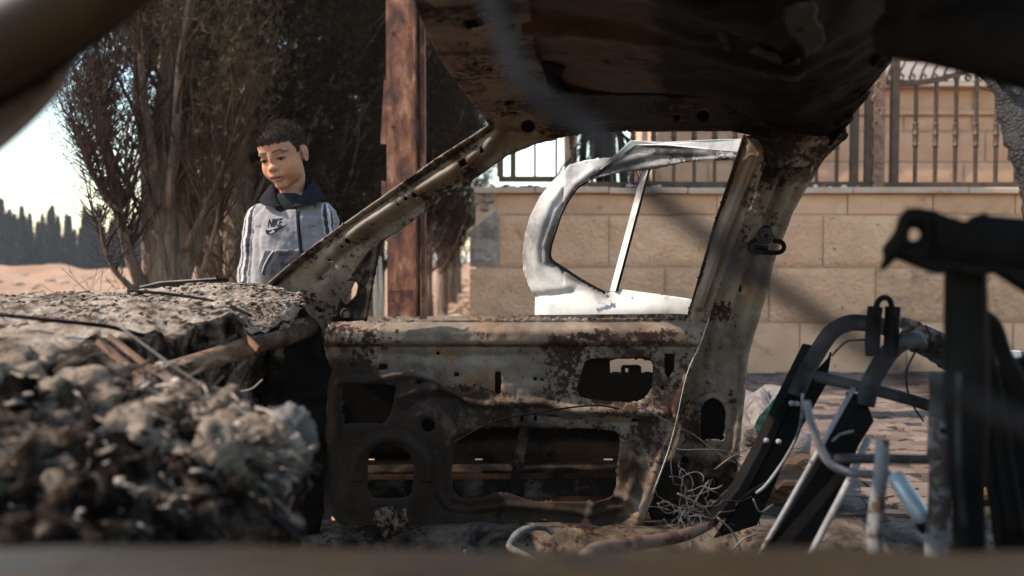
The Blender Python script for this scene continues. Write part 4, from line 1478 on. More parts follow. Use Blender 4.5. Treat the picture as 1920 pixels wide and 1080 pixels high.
# intrusion beam and window guide inside
_m = MB()
_m.prism([P(640, 872, 2.19), P(1180, 868, 2.19), P(1180, 886, 2.17), P(640, 890, 2.17)], [P(640, 872, 2.21), P(1180, 868, 2.21), P(1180, 886, 2.21), P(640, 890, 2.21)])
_m.build('intrusion_beam', M_ROOF, _door, attrs={'soot': np.full(8, .66)})
_m = MB()
_m.prism([P(640, 900, 2.20), P(1180, 897, 2.20), P(1180, 930, 2.19), P(640, 934, 2.19)], [P(640, 900, 2.22), P(1180, 897, 2.22), P(1180, 930, 2.22), P(640, 934, 2.22)])
_m.build('lower_beam', M_BODY, _door, attrs={'soot': np.full(8, .72)})
_m = MB().prism([P(976, 798, 2.15), P(994, 798, 2.15), P(972, 925, 2.16), P(952, 925, 2.16)], [P(976, 798, 2.165), P(994, 798, 2.165), P(972, 925, 2.175), P(952, 925, 2.175)])
_m.build('window_guide', M_BODY, _door, attrs={'soot': np.full(8, .66)})
# flaking crust hanging at the lower left of the door
_m = MB()
_pl = [(640 + 66, 958), (735, 948), (762, 956), (764, 975), (748, 990), (742, 1004), (738, 1012), (742, 1030), (735, 1026), (724, 1008), (712, 990), (702, 975)]
_o = panel('crust_flake', sd_poly(_pl), [sd_circ(735, 985, 5, 7)], lambda u, v: 2.04 + 0 * u, lambda u, v: .015 * fbm(np.stack([u * .06, v * .06, u * 0], -1), 3, 61), M_BODY, _door, (695, 940, 772, 1034), 3, .005, lambda u, v: .3 + 0 * u)
# white paint edge of the door shut line
_m = MB()
_ln = [(1328, 596), (1311, 645), (1286, 702), (1265, 795), (1248, 855), (1222, 925)]
_m.tube([P(u + 1.5, v, 2.08) for u, v in _ln], .0011, 5, smooth=4)
_m.build('door_edge', M_WHITE, _door, smooth=True)

# ---------- rear door, white, swung right round so that its outside faces us


def rd_y(u, v):
    return 2.34 + (1392 - u) * .00075 + 0 * v


_out = [(1008, 640), (1004, 585), (1005, 558), (992, 535), (983, 508), (981, 477), (986, 438), (996, 403), (1015, 366), (1039, 337), (1068, 309), (1101, 300), (1136, 296), (1150, 296), (1126, 320), (1101, 337), (1078, 353), (1054, 391), (1040, 430), (1029, 468), (1031, 488), (1052, 504), (1093, 530), (1134, 551), (1168, 543), (1292, 560), (1330, 575), (1330, 640)]
_ra = ridge([(1110, 322), (1080, 345), (1044, 395), (1022, 460), (1024, 490)], 5, .014)
_rb = ridge([(1005, 557), (1050, 552), (1075, 548)], 8, -.02)


def _rel(u, v):
    d = -sd_poly(_out)(u, v)
    e = .03 * (1 - sstep(0, 26, np.minimum(d, 26))) * (u < 1060)
    p = np.stack([u * .012, v * .012, u * 0], -1)
    b = -.03 * np.exp(-(((u - 1090) / 110) ** 2 + ((v - 590) / 36) ** 2)) - .02 * np.exp(-(((u - 1210) / 60) ** 2 + ((v - 580) / 22) ** 2))
    return e + _ra(u, v) + _rb(u, v) + b + .002 * fbm(p, 3, 71)


def _soot_shading_w(u, v):
    inner = d_line([(1126, 320), (1101, 337), (1078, 353), (1054, 391), (1040, 430), (1029, 468), (1031, 488), (1052, 504), (1093, 530), (1134, 551)])(u, v)
    return 1.0 * np.exp(-(inner / 9) ** 2) + .42 * np.exp(-(((u - 1010) / 50) ** 2 + ((v - 440) / 40) ** 2)) + .6 * np.exp(-(((u - 1100) / 60) ** 2 + ((v - 520) / 12) ** 2)) + .35 * sstep(560, 500, v) * sstep(1060, 1000, u)  # seal and soot, plus shade painted into the left frame


_rd = panel('rear_door', sd_poly(_out), [sd_circ(1140, 557, 2.5), sd_circ(1185, 560, 2), sd_circ(1102, 306, 2)], rd_y, _rel, M_WHITE, car, (976, 288, 1334, 644), 2.8, .004, _soot_shading_w)
_rd['label'] = 'bent white rear door folded outward behind the front door'
# bent up lip of the door roof edge
_fr = [P(1126, 318, 2.53), P(1183, 264, 2.50), P(1249, 267, 2.46), P(1330, 263, 2.40), P(1394, 261, 2.36), P(1394, 287, 2.36), P(1330, 280, 2.40), P(1249, 272, 2.45), P(1192, 272, 2.5)]
_o = MB().prism(_fr, [p + Vector((0, .005, .002)) for p in _fr]).build('bent_lip', M_WHITE, _rd, attrs={'soot': np.zeros(18)})
# sooty channel under it
_ch = [(1112, 334), (1150, 296), (1186, 268), (1249, 274), (1330, 282), (1394, 289), (1388, 299), (1300, 303), (1219, 317), (1160, 325), (1101, 340)]
_o = panel('window_channel', sd_poly(_ch), [], lambda u, v: rd_y(u, v) + .015, lambda u, v: ridge([(1110, 338), (1219, 312), (1390, 294)], 5, .02)(u, v) + ridge([(1150, 310), (1230, 286), (1390, 290)], 5, .012)(u, v), burnt('sooty_channel', (.34, .33, .31), (.16, .15, .14), (.05, .04, .03), (.03, .028, .027), thr=.53, big=8, fleck=60), _rd, (1096, 262, 1398, 344), 2.6, .004, lambda u, v: .42 + .25 * (v < 290))
# divider bar between the panes
_m = MB().prism([P(1206, 312, 2.50), P(1217, 312, 2.47), P(1154, 546, 2.50), P(1143, 546, 2.53)], [P(1208, 312, 2.52), P(1218, 312, 2.49), P(1155, 546, 2.52), P(1146, 546, 2.55)])
_m.build('divider_bar', M_WHITE, _rd, attrs={'soot': np.zeros(8)})
_m = MB().prism([P(1217.5, 312, 2.468), P(1221, 312, 2.472), P(1158.5, 546, 2.502), P(1154.5, 546, 2.498)], [P(1218.5, 312, 2.488), P(1221.5, 312, 2.49), P(1159, 546, 2.52), P(1155.5, 546, 2.518)])
_m.build('rubber_seal', M_SOOT, _rd)
_m = MB().tube([P(1294, 592, 2.33), P(1340, 440, 2.33), P(1385, 300, 2.33)], .007, 6, smooth=3)
_m.build('rear_seal', M_SOOT, _rd, smooth=True)
_m = MB()
_sl = [(1150, 306), (1101, 341), (1080, 356), (1057, 393), (1043, 431), (1032, 468), (1034, 487), (1054, 502), (1094, 528), (1134, 549)]
_m.tube([P(u, v, rd_y(u, v) + .004) for u, v in _sl], [.0025, .0025, .003, .003, .0032, .004, .005, .006, .006, .005], 6, smooth=4)
_m.build('rubber_seal', M_SOOT, _rd, smooth=True)
# burnt rubber bits in the lower window corner
_m = scatter_lumps(26, lambda r: tuple(P(1035 + 100 * (t := r.random()), 492 + 61 * t + r.uniform(-2, 2), 2.49)), .002, .006, 8)
_o = _m.build('rubber_crumbs', M_CHAR, _rd)
_o['kind'] = 'stuff'
# white sliver of the door's far edge beside the pillar
MB().prism([P(1443, 292, 2.30), P(1408, 384, 2.30), P(1408, 396, 2.30), P(1444, 318, 2.30)], [p + Vector((0, .006, 0)) for p in (P(1443, 292, 2.30), P(1408, 384, 2.30), P(1408, 396, 2.30), P(1444, 318, 2.30))]).build('hinge_flange', M_WHITE, _rd)

# ---------- sills, floor, kick panel, near side
_m = MB()
_sz = .115
_prof = [(2.02, .10), (1.98, .15), (2.0, .185), (2.06, .20), (2.14, .20), (2.18, .16), (2.18, .08)]
_X = np.linspace(-1.0, 1.7, 40)
_v = []
for x in _X:
    for (y, z) in _prof:
        q = fbm(np.array([x * 9, y * 9, z * 9]), 3, 81)
        _v.append((x, y + .012 * q, z + .010 * q))
_k = len(_prof)
_m.add(_v, [(i * _k + j, i * _k + j + 1, (i + 1) * _k + j + 1, (i + 1) * _k + j) for i in range(len(_X) - 1) for j in range(_k - 1)])
_m.build('sill', M_BODY, car, smooth=True, attrs={'soot': np.full(len(_v), .55)})
_fx, _fy = np.meshgrid(np.linspace(-1.1, 1.9, 90), np.linspace(.44, 2.02, 60))
_fz = .10 + .02 * fbm(np.stack([_fx * 8, _fy * 8, _fx * 0], -1), 4, 91)
_i = np.arange(_fx.size).reshape(_fx.shape)
_q = np.stack([_i[:-1, :-1], _i[:-1, 1:], _i[1:, 1:], _i[1:, :-1]], -1).reshape(-1, 4)
_o = MB().add(np.stack([_fx, _fy, _fz], -1).reshape(-1, 3), _q).build('floor_pan', M_CHAR, car, smooth=True)
_o = panel('kick_panel', sd_poly([(330, 575), (420, 560), (560, 568), (600, 610), (616, 700), (612, 800), (598, 1010), (300, 1010)]), [], lambda u, v: 2.06 - (620 - u) * .0006, lambda u, v: .03 * fbm(np.stack([u * .02, v * .02, u * 0], -1), 3, 95), M_SOOT, car, (296, 555, 620, 1014), 8, .004)
_o['label'] = 'soot black side panel below the pillar'
# near door top and near pillar, close to the lens
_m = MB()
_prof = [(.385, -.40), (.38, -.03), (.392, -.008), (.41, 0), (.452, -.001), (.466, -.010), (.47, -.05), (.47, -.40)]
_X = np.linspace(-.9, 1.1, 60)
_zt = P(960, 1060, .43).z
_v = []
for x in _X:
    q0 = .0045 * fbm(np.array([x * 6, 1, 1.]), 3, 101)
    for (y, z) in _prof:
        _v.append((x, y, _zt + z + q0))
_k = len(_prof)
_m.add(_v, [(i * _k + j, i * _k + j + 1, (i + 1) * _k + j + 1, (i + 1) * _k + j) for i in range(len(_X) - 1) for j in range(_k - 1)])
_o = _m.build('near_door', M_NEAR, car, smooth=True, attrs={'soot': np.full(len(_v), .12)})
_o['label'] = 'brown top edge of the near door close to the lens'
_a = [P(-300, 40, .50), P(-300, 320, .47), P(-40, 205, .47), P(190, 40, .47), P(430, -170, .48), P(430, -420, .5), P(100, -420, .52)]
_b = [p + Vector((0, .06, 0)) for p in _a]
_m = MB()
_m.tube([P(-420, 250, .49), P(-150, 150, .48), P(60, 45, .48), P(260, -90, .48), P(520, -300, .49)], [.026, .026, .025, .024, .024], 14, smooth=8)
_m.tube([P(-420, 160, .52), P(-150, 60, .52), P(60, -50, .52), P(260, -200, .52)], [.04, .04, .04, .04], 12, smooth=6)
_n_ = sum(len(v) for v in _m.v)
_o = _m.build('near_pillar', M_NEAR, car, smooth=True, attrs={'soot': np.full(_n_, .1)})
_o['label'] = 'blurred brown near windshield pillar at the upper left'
_m = MB()
_m.tube([P(-420, 330, .505), P(-150, 232, .505), P(60, 122, .505), P(270, -30, .505), P(520, -240, .505)], [.012, .012, .012, .011, .010], 12, smooth=8)
_m.build('pillar_shadow_band', M_SOOT, car, smooth=True)  # dark strip that paints the shadow band under the near pillar
_pl = [(-260, 420), (-60, 345), (0, 310), (60, 262), (108, 216), (138, 180), (158, 135), (176, 92), (230, 30), (180, 40), (60, 140), (-120, 240), (-260, 300)]
_o = panel('near_gusset', sd_round(_pl, 26), [], lambda u, v: .53 + 0 * u, lambda u, v: -.012 * np.exp(-(sd_round(_pl, 26)(u, v) / 12) ** 2), M_GREYPRIMER, car, (-264, 24, 236, 424), 6, .008)

MB().prism([Vector((.62, .44, .15)), Vector((.95, .44, .15)), Vector((.85, .45, 1.3)), Vector((.70, .45, 1.3))], [Vector((.62, .50, .15)), Vector((.95, .50, .15)), Vector((.85, .51, 1.3)), Vector((.70, .51, 1.3))]).build('unseen_center_pillar', M_NEAR, car, attrs={'soot': np.full(8, .4)})  # out of view, added to block sky light from the right
MB().prism([Vector((.97, .44, .15)), Vector((1.75, .44, .15)), Vector((1.75, .45, .80)), Vector((.97, .45, .80))], [Vector((.97, .48, .15)), Vector((1.75, .48, .15)), Vector((1.75, .49, .80)), Vector((.97, .49, .80))]).build('unseen_rear_door', M_NEAR, car, attrs={'soot': np.full(8, .4)})  # unseen door panel, added against sky light from behind
# dashboard cross beam, a rusty tube
M_RUSTTUBE = burnt('rust_tube', (.19, .105, .062), (.12, .06, .033), (.10, .045, .025), (.02, .016, .014), thr=.55, rough=.6)
_m = MB()
_bp = [P(580, 612, 2.02), P(540, 628, 1.9), P(470, 648, 1.72), P(400, 672, 1.55), P(330, 694, 1.42), P(270, 712, 1.32)]
_m.tube(_bp, [.026, .024, .022, .021, .02, .02], 12, smooth=6)
_nv = sum(len(v) for v in _m.v)
_so = np.repeat(np.linspace(.75, -.1, _nv // 12), 12)
_o = _m.build('dashboard_beam', M_RUSTTUBE, car, smooth=True, attrs={'soot': np.resize(_so, _nv)})
_m = MB()
for (a, b, w, y0, y1) in (((430, 600), (482, 655), 9, 1.75, 1.62), ((180, 640), (270, 715), 10, 1.25, 1.2), ((200, 630), (290, 700), 8, 1.3, 1.2)):
    p, q = P(*a, y0), P(*b, y1)
    s = (q - p).cross(Vector((0, 1, 0))).normalized() * w * px(y0) * .5
    _m = MB().prism([p - s, p + s, q + s, q - s], [p - s + Vector((0, .01, 0)), p + s + Vector((0, .01, 0)), q + s + Vector((0, .01, 0)), q - s + Vector((0, .01, 0))])
    _m.build('bracket', M_RUSTTUBE, car, attrs={'soot': np.zeros(8)})
# ================================================================== CHILD
BY = 2.45
BX = P(545, 400, BY).x
boy = thing('person', (BX, BY, 0), 'child in a grey zip jacket with dark collar looking down beside the wreck', 'person')
HC = np.array(P(532, 290, BY - .01)[:])
_rotm = np.array((Matrix.Rotation(math.radians(-14), 3, 'Z') @ Matrix.Rotation(math.radians(-8), 3, 'Y') @ Matrix.Rotation(math.radians(17), 3, 'X')))
HS_ = 0.955


def to_head(w):
    return ((w - HC) / HS_) @ _rotm


def ell(p, c, r):
    q = p - np.array(c)
    r = np.array(r)
    k0 = np.linalg.norm(q / r, axis=-1)
    k1 = np.linalg.norm(q / (r * r), axis=-1)
    return k0 * (k0 - 1) / (k1 + 1e-9)


def smin(a, b, k):
    h = np.clip(.5 + .5 * (b - a) / k, 0, 1)
    return b * (1 - h) + a * h - k * h * (1 - h)


def head_sdf(p):
    m = p.copy()
    m[..., 0] = np.abs(m[..., 0])
    d = ell(m, (0, .012, .030), (.0670, .088, .072))
    d = smin(d, ell(m, (0, -.030, -.030), (.050, .055, .066)), .03)
    d = smin(d, ell(m, (0, -.040, .036), (.052, .044, .040)), .02)       # forehead
    d = smin(d, ell(m, (.028, -.047, -.034), (.027, .029, .030)), .02)    # cheek
    d = smin(d, ell(m, (.033, -.012, -.050), (.018, .032, .030)), .025)      # jaw angle
    d = smin(d, ell(m, (0, -.068, -.086), (.019, .016, .014)), .02)       # chin
    d = smin(d, ell(m, (.024, -.0745, .017), (.022, .010, .007)), .010)    # brow
    d = -smin(-d, ell(m, (.0285, -.094, .000), (.017, .013, .011)), .010)   # socket
    d = smin(d, ell(m, (.0285, -.0705, .000), (.0145, .0120, .0105)), .004)  # eyeball and lids
    d = smin(d, ell(m, (0, -.0825, -.004), (.0080, .010, .022)), .010)     # bridge
    d = smin(d, ell(m, (0, -.0925, -.027), (.0110, .0100, .0095)), .008)  # tip
    d = smin(d, ell(m, (.0115, -.0865, -.0290), (.0065, .0085, .0065)), .005)  # wing
    d = smin(d, ell(m, (0, -.080, -.050), (.027, .012, .015)), .012)      # muzzle
    d = smin(d, ell(m, (.006, -.0895, -.0530), (.0125, .0050, .0040)), .004)  # upper lip
    d = smin(d, ell(m, (0, -.0880, -.0660), (.0150, .0060, .0050)), .004)  # lower lip
    d = -smin(-d, ell(m, (0, -.096, -.0592), (.0165, .014, .0034)), .002)  # open mouth
    return d


_nu, _nv = 150, 110
_th = np.linspace(0, math.pi, _nv)
_ph = np.linspace(0, 2 * math.pi, _nu, endpoint=False)
_T, _Ph = np.meshgrid(_th, _ph, indexing='ij')
_dir = np.stack([np.sin(_T) * np.sin(_Ph), -np.sin(_T) * np.cos(_Ph), np.cos(_T)], -1)
_o0 = np.array([0, -.02, -.012])
_lo, _hi = np.full(_T.shape, .02), np.full(_T.shape, .20)
for _ in range(22):
    _md = (_lo + _hi) / 2
    s = head_sdf(_o0 + _dir * _md[..., None])
    _lo = np.where(s < 0, _md, _lo)
    _hi = np.where(s < 0, _hi, _md)
_hl = _o0 + _dir * _lo[..., None]
_hw = (_hl * HS_) @ _rotm.T + HC
_i = np.arange(_nu * _nv).reshape(_nv, _nu)
_hq = np.stack([_i[:-1], np.roll(_i[:-1], -1, 1), np.roll(_i[1:], -1, 1), _i[1:]], -1).reshape(-1, 4)[:, ::-1]
_bm_ = MB().add(_hw.reshape(-1, 3), _hq)


def head_pt(x, y, z):
    return Vector(((np.array([x, y, z]) * HS_) @ _rotm.T + HC).tolist())


# ears: curved shells with a raised rim
for s in (-1, 1):
    cy, cz = .010, -.008
    for (rx_, rz_, rr) in ((.0115, .0225, .0034), (.0065, .014, .0028)):
        ring = []
        for a in np.linspace(0, 2 * math.pi, 17):
            zz = cz + rz_ * math.cos(a) * (1.0 if math.cos(a) > 0 else 1.05)
            yy = cy + rx_ * math.sin(a) * (1.15 if math.cos(a) > 0 else .75) + (.004 * math.cos(a))
            xx = .0665 + .009 * (math.sin(a) * .5 + .5) * (1 if rr > .004 else .5)
            ring.append(head_pt(s * xx, yy, zz))
        _bm_.tube(ring, rr, 7)
    _bm_.tube([head_pt(s * .062, cy - .006, cz - .02), head_pt(s * .0665, cy, cz + .002), head_pt(s * .0665, cy + .003, cz + .018)], [.004, .0055, .0045], 8)
# neck, trunk, arms, hands, legs
zS = P(545, 388, BY).z                       # shoulder height
nb = Vector((BX + .004, BY + .022, zS + .0))
_bm_.tube([head_pt(0, .018, -.03), head_pt(0, .022, -.075), Vector((BX - .004, BY + .016, zS + .045)), nb], [.038, .036, .038, .054], 16, smooth=3)


def rings(m, lst, seg=28):
    """stack of ellipses (cx, cy, z, rx, ry) closed at both ends"""
    v = []
    for (cx, cy, z, a, b) in lst:
        for k in range(seg):
            t = 2 * math.pi * k / seg
            c, s = math.cos(t), math.sin(t)
            v.append((cx + a * np.sign(c) * abs(c) ** .85, cy + b * np.sign(s) * abs(s) ** .85, z))
    f = []
    for i in range(len(lst) - 1):
        for k in range(seg):
            k2 = (k + 1) % seg
            f.append((i * seg + k, i * seg + k2, (i + 1) * seg + k2, (i + 1) * seg + k))
    f.append(tuple(range(seg))[::-1])
    f.append(tuple((len(lst) - 1) * seg + k for k in range(seg)))
    return m.add(v, f)


rings(_bm_, [(BX, BY, .58, .095, .07), (BX, BY, .66, .10, .075), (BX, BY, .80, .085, .065), (BX, BY, .95, .092, .07), (BX, BY + .005, zS - .03, .095, .065), (BX, BY + .01, zS + .01, .07, .052), (BX, BY + .015, zS + .03, .045, .045)])
_arms = {}
for s in (-1, 1):
    sh = Vector((BX + s * .102, BY + .012, zS - .024))
    el = Vector((BX + s * .126, BY + .02, zS - .20))
    wr = Vector((BX + s * .122, BY - .03, zS - .355))
    _arms[s] = (sh, el, wr)
    _bm_.tube([sh, (sh + el) / 2, el, (el + wr) / 2, wr], [.034, .03, .026, .025, .019], 12, smooth=2)
    pal = wr + Vector((0, -.012, -.045))
    _bm_.tube([wr, pal, pal + Vector((0, -.006, -.022))], [.018, .026, .02], 10)
    for q in range(4):
        b0 = pal + Vector((s * .004, -.022 + q * .013, -.012))
        L = (.046, .054, .050, .040)[q]
        _bm_.tube([b0, b0 + Vector((0, -.002, -L * .5)), b0 + Vector((-s * .008, -.001, -L * .82)), b0 + Vector((-s * .016, 0, -L))], [.0078, .0072, .0066, .005], 7)
    t0 = pal + Vector((0, -.022, .012))
    _bm_.tube([t0, t0 + Vector((-s * .004, -.018, -.018)), t0 + Vector((-s * .008, -.022, -.040))], [.010, .0085, .006], 7)
    hp = Vector((BX + s * .055, BY + .005, .62))
    kn = Vector((BX + s * .062, BY - .005, .35))
    an = Vector((BX + s * .066, BY + .015, .075))
    _bm_.tube([hp, (hp + kn) / 2, kn, (kn + an) / 2 + Vector((0, .012, .02)), an], [.066, .058, .043, .044, .03], 12, smooth=2)
    _bm_.tube([an + Vector((0, .03, -.04)), an + Vector((0, -.02, -.04)), an + Vector((s * .01, -.11, -.05))], [.03, .034, .022], 10, smooth=2)
body = _bm_.build('body', None, boy, smooth=True)
modify(body, 'REMESH', mode='VOXEL', voxel_size=.0024, use_smooth_shade=True)
me = apply_mods(body)
co = np.zeros(len(me.vertices) * 3)
me.vertices.foreach_get('co', co)
co = co.reshape(-1, 3)
h = to_head(co)
ax = np.abs(h[:, 0])
front = h[:, 1] < -.045
n1 = fbm(co * 60, 3, 5)
colr = np.tile(np.array([.34, .168, .098]), (len(co), 1)) * (1 + .09 * n1 + .07 * fbm(co * 220, 2, 6))[:, None]


def paint(mask, c):
    global colr
    mask = np.clip(mask, 0, 1)[:, None]
    colr = colr * (1 - mask) + np.array(c) * mask


isface = (h[:, 2] > -.11) & front
paint(isface * np.exp(-(((ax - .036) / .02) ** 2 + ((h[:, 2] + .032) / .02) ** 2)) * .35, (.43, .175, .105))
paint(isface * np.exp(-((h[:, 0] / .012) ** 2 + ((h[:, 2] + .028) / .012) ** 2)) * .25, (.42, .18, .11))
lips = 1 - sstep(.85, 1.15, np.hypot(h[:, 0] / .0195, (h[:, 2] + .0588) / .0105))
paint(isface * (h[:, 1] < -.078) * lips * .85, (.27, .095, .075))
mouth = 1 - sstep(.8, 1.1, np.hypot(h[:, 0] / .0165, (h[:, 2] + .0592) / .0038))
paint(isface * (h[:, 1] < -.07) * mouth, (.022, .010, .009))
teeth = (np.abs(h[:, 0]) < .010) * np.exp(-((h[:, 2] + .0572) / .0014) ** 2)
paint(isface * (h[:, 1] < -.07) * teeth * .8, (.34, .29, .24))
# socket shadow painted round the eyes, lids, lashes, iris
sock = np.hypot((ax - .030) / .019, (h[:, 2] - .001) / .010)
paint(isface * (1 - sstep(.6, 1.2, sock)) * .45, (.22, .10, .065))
eye = np.hypot((ax - .0285) / .0125, (h[:, 2] + .0034) / .0034)
paint(isface * (1 - sstep(.8, 1.1, eye)), (.15, .115, .095))
iris = np.hypot((ax - .0285 - np.sign(h[:, 0]) * .001) / .0064, (h[:, 2] + .0040) / .0046)
paint(isface * (1 - sstep(.8, 1.15, iris)), (.014, .008, .006))
lash = np.exp(-((h[:, 2] - (.0006 - 24 * (ax - .0285) ** 2)) / .0021) ** 2) * (np.abs(ax - .0285) < .0150)
paint(isface * lash, (.016, .010, .008))
bz = .0195 + .0028 * sstep(.010, .032, ax) - .009 * sstep(.034, .050, ax)
brow = np.exp(-((h[:, 2] - bz) / .0036) ** 2) * sstep(.007, .012, ax) * (1 - sstep(.044, .051, ax))
paint(isface * brow * .97, (.011, .0075, .006))
paint(isface * np.exp(-(((h[:, 0]) / .008) ** 2 + ((h[:, 2] - .016) / .006) ** 2)) * .25, (.10, .05, .035))
nost = np.hypot((ax - .0065) / .0036, (h[:, 2] + .0355) / .0022)
paint(isface * (h[:, 1] < -.08) * (1 - sstep(.7, 1.2, nost)) * .85, (.06, .025, .018))


def hairline(p):
    y, z = p[..., 1], p[..., 2]
    zl = np.where(y < -.048, .043, 0)
    zl = np.where((y >= -.048) & (y < -.026), .043 - (y + .048) / .022 * .030, zl)
    zl = np.where((y >= -.026) & (y < -.006), .004, zl)
    zl = np.where((y >= -.006) & (y < .026), .018, zl)
    zl = np.where(y >= .026, .018 - np.minimum((y - .026) / .02, 1) * .066, zl)
    return z - zl + .0035 * vnoise(p * 260, 3)


conch_shadow = np.exp(-(((h[:, 1] - .008) / .008) ** 2 + ((h[:, 2] + .010) / .014) ** 2)) * (ax > .062) * (ax < .090)
paint(conch_shadow * .55, (.13, .05, .03))  # inner shadow of the ear, painted into the skin
hm = sstep(-.003, .004, hairline(h)) * (h[:, 2] > -.06) * (np.linalg.norm(h - np.array([0, .01, .02]), axis=1) < .125)
paint(hm, (.022, .014, .011))
M_SKIN = NT('skin')
M_SKIN.set(Base_Color=M_SKIN.attr('col', 'Color'), Roughness=.65)
M_SKIN.b.inputs['Specular IOR Level'].default_value = .2
M_SKIN.b.inputs['Subsurface Weight'].default_value = .12
M_SKIN.b.inputs['Subsurface Radius'].default_value = (.012, .005, .003)
M_SKIN.b.inputs['Subsurface Scale'].default_value = .5
M_SKIN.bump(M_SKIN.noise(420, 3, .5), .08, .001)
a_ = me.attributes.new('col', 'FLOAT_COLOR', 'POINT')
a_.data.foreach_set('color', np.concatenate([colr, np.ones((len(colr), 1))], 1).astype(np.float32).ravel())
me.materials.append(M_SKIN.m)
me.polygons.foreach_set('use_smooth', [True] * len(me.polygons))

# hair: cap over the scalp and a pile of short tufts
M_HAIR = simple('hair', (.022, .0145, .011), (.065, .044, .033), 90, .5, .3, 300, .001)
_msk = hairline(_hl) > .0
_cap = _hl + _dir * (.0028 * sstep(.0, .02, hairline(_hl)))[..., None]
_used = _msk.ravel()[_hq].all(1)
_m = MB().add((_cap.reshape(-1, 3) * HS_) @ _rotm.T + HC, _hq[_used])
_r = np.random.default_rng(3)
_cand = np.argwhere(_msk & (_T > .05) & (_T < 2.4))
_wgt = np.sin(_T[_cand[:, 0], _cand[:, 1]])
_pick = _cand[_r.choice(len(_cand), 9000, p=_wgt / _wgt.sum())]
_p = _cap[_pick[:, 0], _pick[:, 1]] + _r.normal(0, .0012, (9000, 3))
_n = _dir[_pick[:, 0], _pick[:, 1]]
_flow = np.stack([_r.normal(0, .25, 9000), -.35 + 0 * _p[:, 0], -.25 - .9 * sstep(.06, .0, _p[:, 2])], -1)
_d = _n * .8 + _flow * .5 + _r.normal(0, .22, (9000, 3))
_d /= np.linalg.norm(_d, axis=1)[:, None]
_L = (.0065 * sstep(-.02, .07, _p[:, 2]) + .003)[:, None] * _r.uniform(.6, 1.2, (9000, 1))
_s = np.cross(_d, _n)
_s /= np.linalg.norm(_s, axis=1)[:, None] + 1e-9
_v = np.stack([_p - _s * .0007, _p + _s * .0007, _p + _d * _L], 1).reshape(-1, 3)
_m.add((_v * HS_) @ _rotm.T + HC, np.arange(27000).reshape(-1, 3))
_m.build('hair', M_HAIR, boy, smooth=True)

# jacket
_m = MB()
rings(_m, [(BX, BY, .665, .118, .092), (BX, BY, .70, .126, .098), (BX + .002, BY, .80, .118, .096), (BX, BY, .90, .112, .092), (BX, BY, zS - .09, .108, .086), (BX, BY + .006, zS - .035, .106, .076), (BX, BY + .012, zS - .005, .088, .062), (BX, BY + .016, zS + .022, .062, .052), (BX, BY + .018, zS + .035, .052, .047)], 40)
for s in (-1, 1):
    sh, el, wr = _arms[s]
    _m.tube([sh + Vector((-s * .03, 0, .0)), sh + Vector((-s * .004, 0, -.004)), (sh + el) / 2, el, (el + wr) / 2, wr + Vector((0, 0, .0)), wr + Vector((0, -.002, -.014))], [.036, .041, .042, .040, .038, .034, .032], 18, smooth=4)
jk = _m.build('jacket', None, boy, smooth=True)
modify(jk, 'REMESH', mode='VOXEL', voxel_size=.0034, use_smooth_shade=True)
modify(jk, 'SMOOTH', factor=.5, iterations=6)
me = apply_mods(jk)
nvx = len(me.vertices)
co = np.zeros(nvx * 3)
me.vertices.foreach_get('co', co)
co = co.reshape(-1, 3)
no = np.array([v.normal[:] for v in me.vertices])
lx, lz = co[:, 0] - BX, co[:, 2]
arm = np.zeros(nvx)
ang = np.zeros(nvx)
for s in (-1, 1):
    sh, el, wr = [np.array(q[:]) for q in _arms[s]]
    t = np.clip((sh[2] - co[:, 2]) / (sh[2] - el[2]), 0, 1)
    c = sh + (el - sh) * t[:, None]
    t2 = np.clip((el[2] - co[:, 2]) / (el[2] - wr[2]), 0, 1)
    c = c + (wr - el) * t2[:, None]
    q = co - c
    rad = np.hypot(q[:, 0], q[:, 1])
    m_ = (rad < .058) & (s * lx > .066 + .02 * (co[:, 2] < zS - .1))
    arm = np.where(m_, s, arm)
    ang = np.where(m_, np.degrees(np.arctan2(s * q[:, 0], -q[:, 1])), ang)
# folds
w1 = fbm(np.stack([co[:, 0] * 9, co[:, 1] * 9, co[:, 2] * 26], -1), 3, 7)
w2 = fbm(np.stack([co[:, 0] * 22 + co[:, 2] * 9, co[:, 1] * 12, co[:, 2] * 16 - co[:, 0] * 12], -1), 3, 8)
disp = np.where(arm != 0, .0042 * w1 + .0028 * w2, .0025 * w1 + .0040 * w2)
disp = disp - .006 * np.exp(-((np.abs(lx) - .082) / .010) ** 2) * (arm == 0) * (co[:, 2] < zS - .06)
zp = P(0, 470, BY - .09).z
pocket_edge = -.055 - .028 * np.clip((zp - lz) / .06, 0, 1) ** 1.4
pocket = (no[:, 1] < -.1) & (arm == 0) & (lz < zp + .002 * np.sin(lx * 60)) & (lx > pocket_edge) & (lx < .085)
disp = disp + .0035 * pocket
co2 = co + no * disp[:, None]
me.vertices.foreach_set('co', co2.ravel())
dirt = fbm(co * 16, 4, 9)
jc = np.tile(np.array([.165, .155, .155]), (nvx, 1)) * (1 + .10 * fbm(co * 120, 2, 10))[:, None]
st = sstep(.25, .9, dirt)[:, None] * .32
jc = jc * (1 - st) + np.array([.135, .10, .096]) * st
dk = np.array([.014, .014, .019])
jc[pocket] = dk
wh = np.array([.40, .39, .385])
sm = (arm != 0) & (co[:, 2] < zS + .03)
jc[sm & (np.abs(ang - 25) < 26)] = wh * .92
jc[sm & (np.abs(ang - 42) < 5.5)] = dk
jc[sm & (np.abs(ang - 13) < 9)] = dk
cuff = (arm != 0) & (co[:, 2] < _arms[1][2].z + .012)
jc[cuff] = dk
hem = (arm == 0) & (co[:, 2] < .70)
jc[hem] = dk
M_JACKET = NT('jacket_cloth')
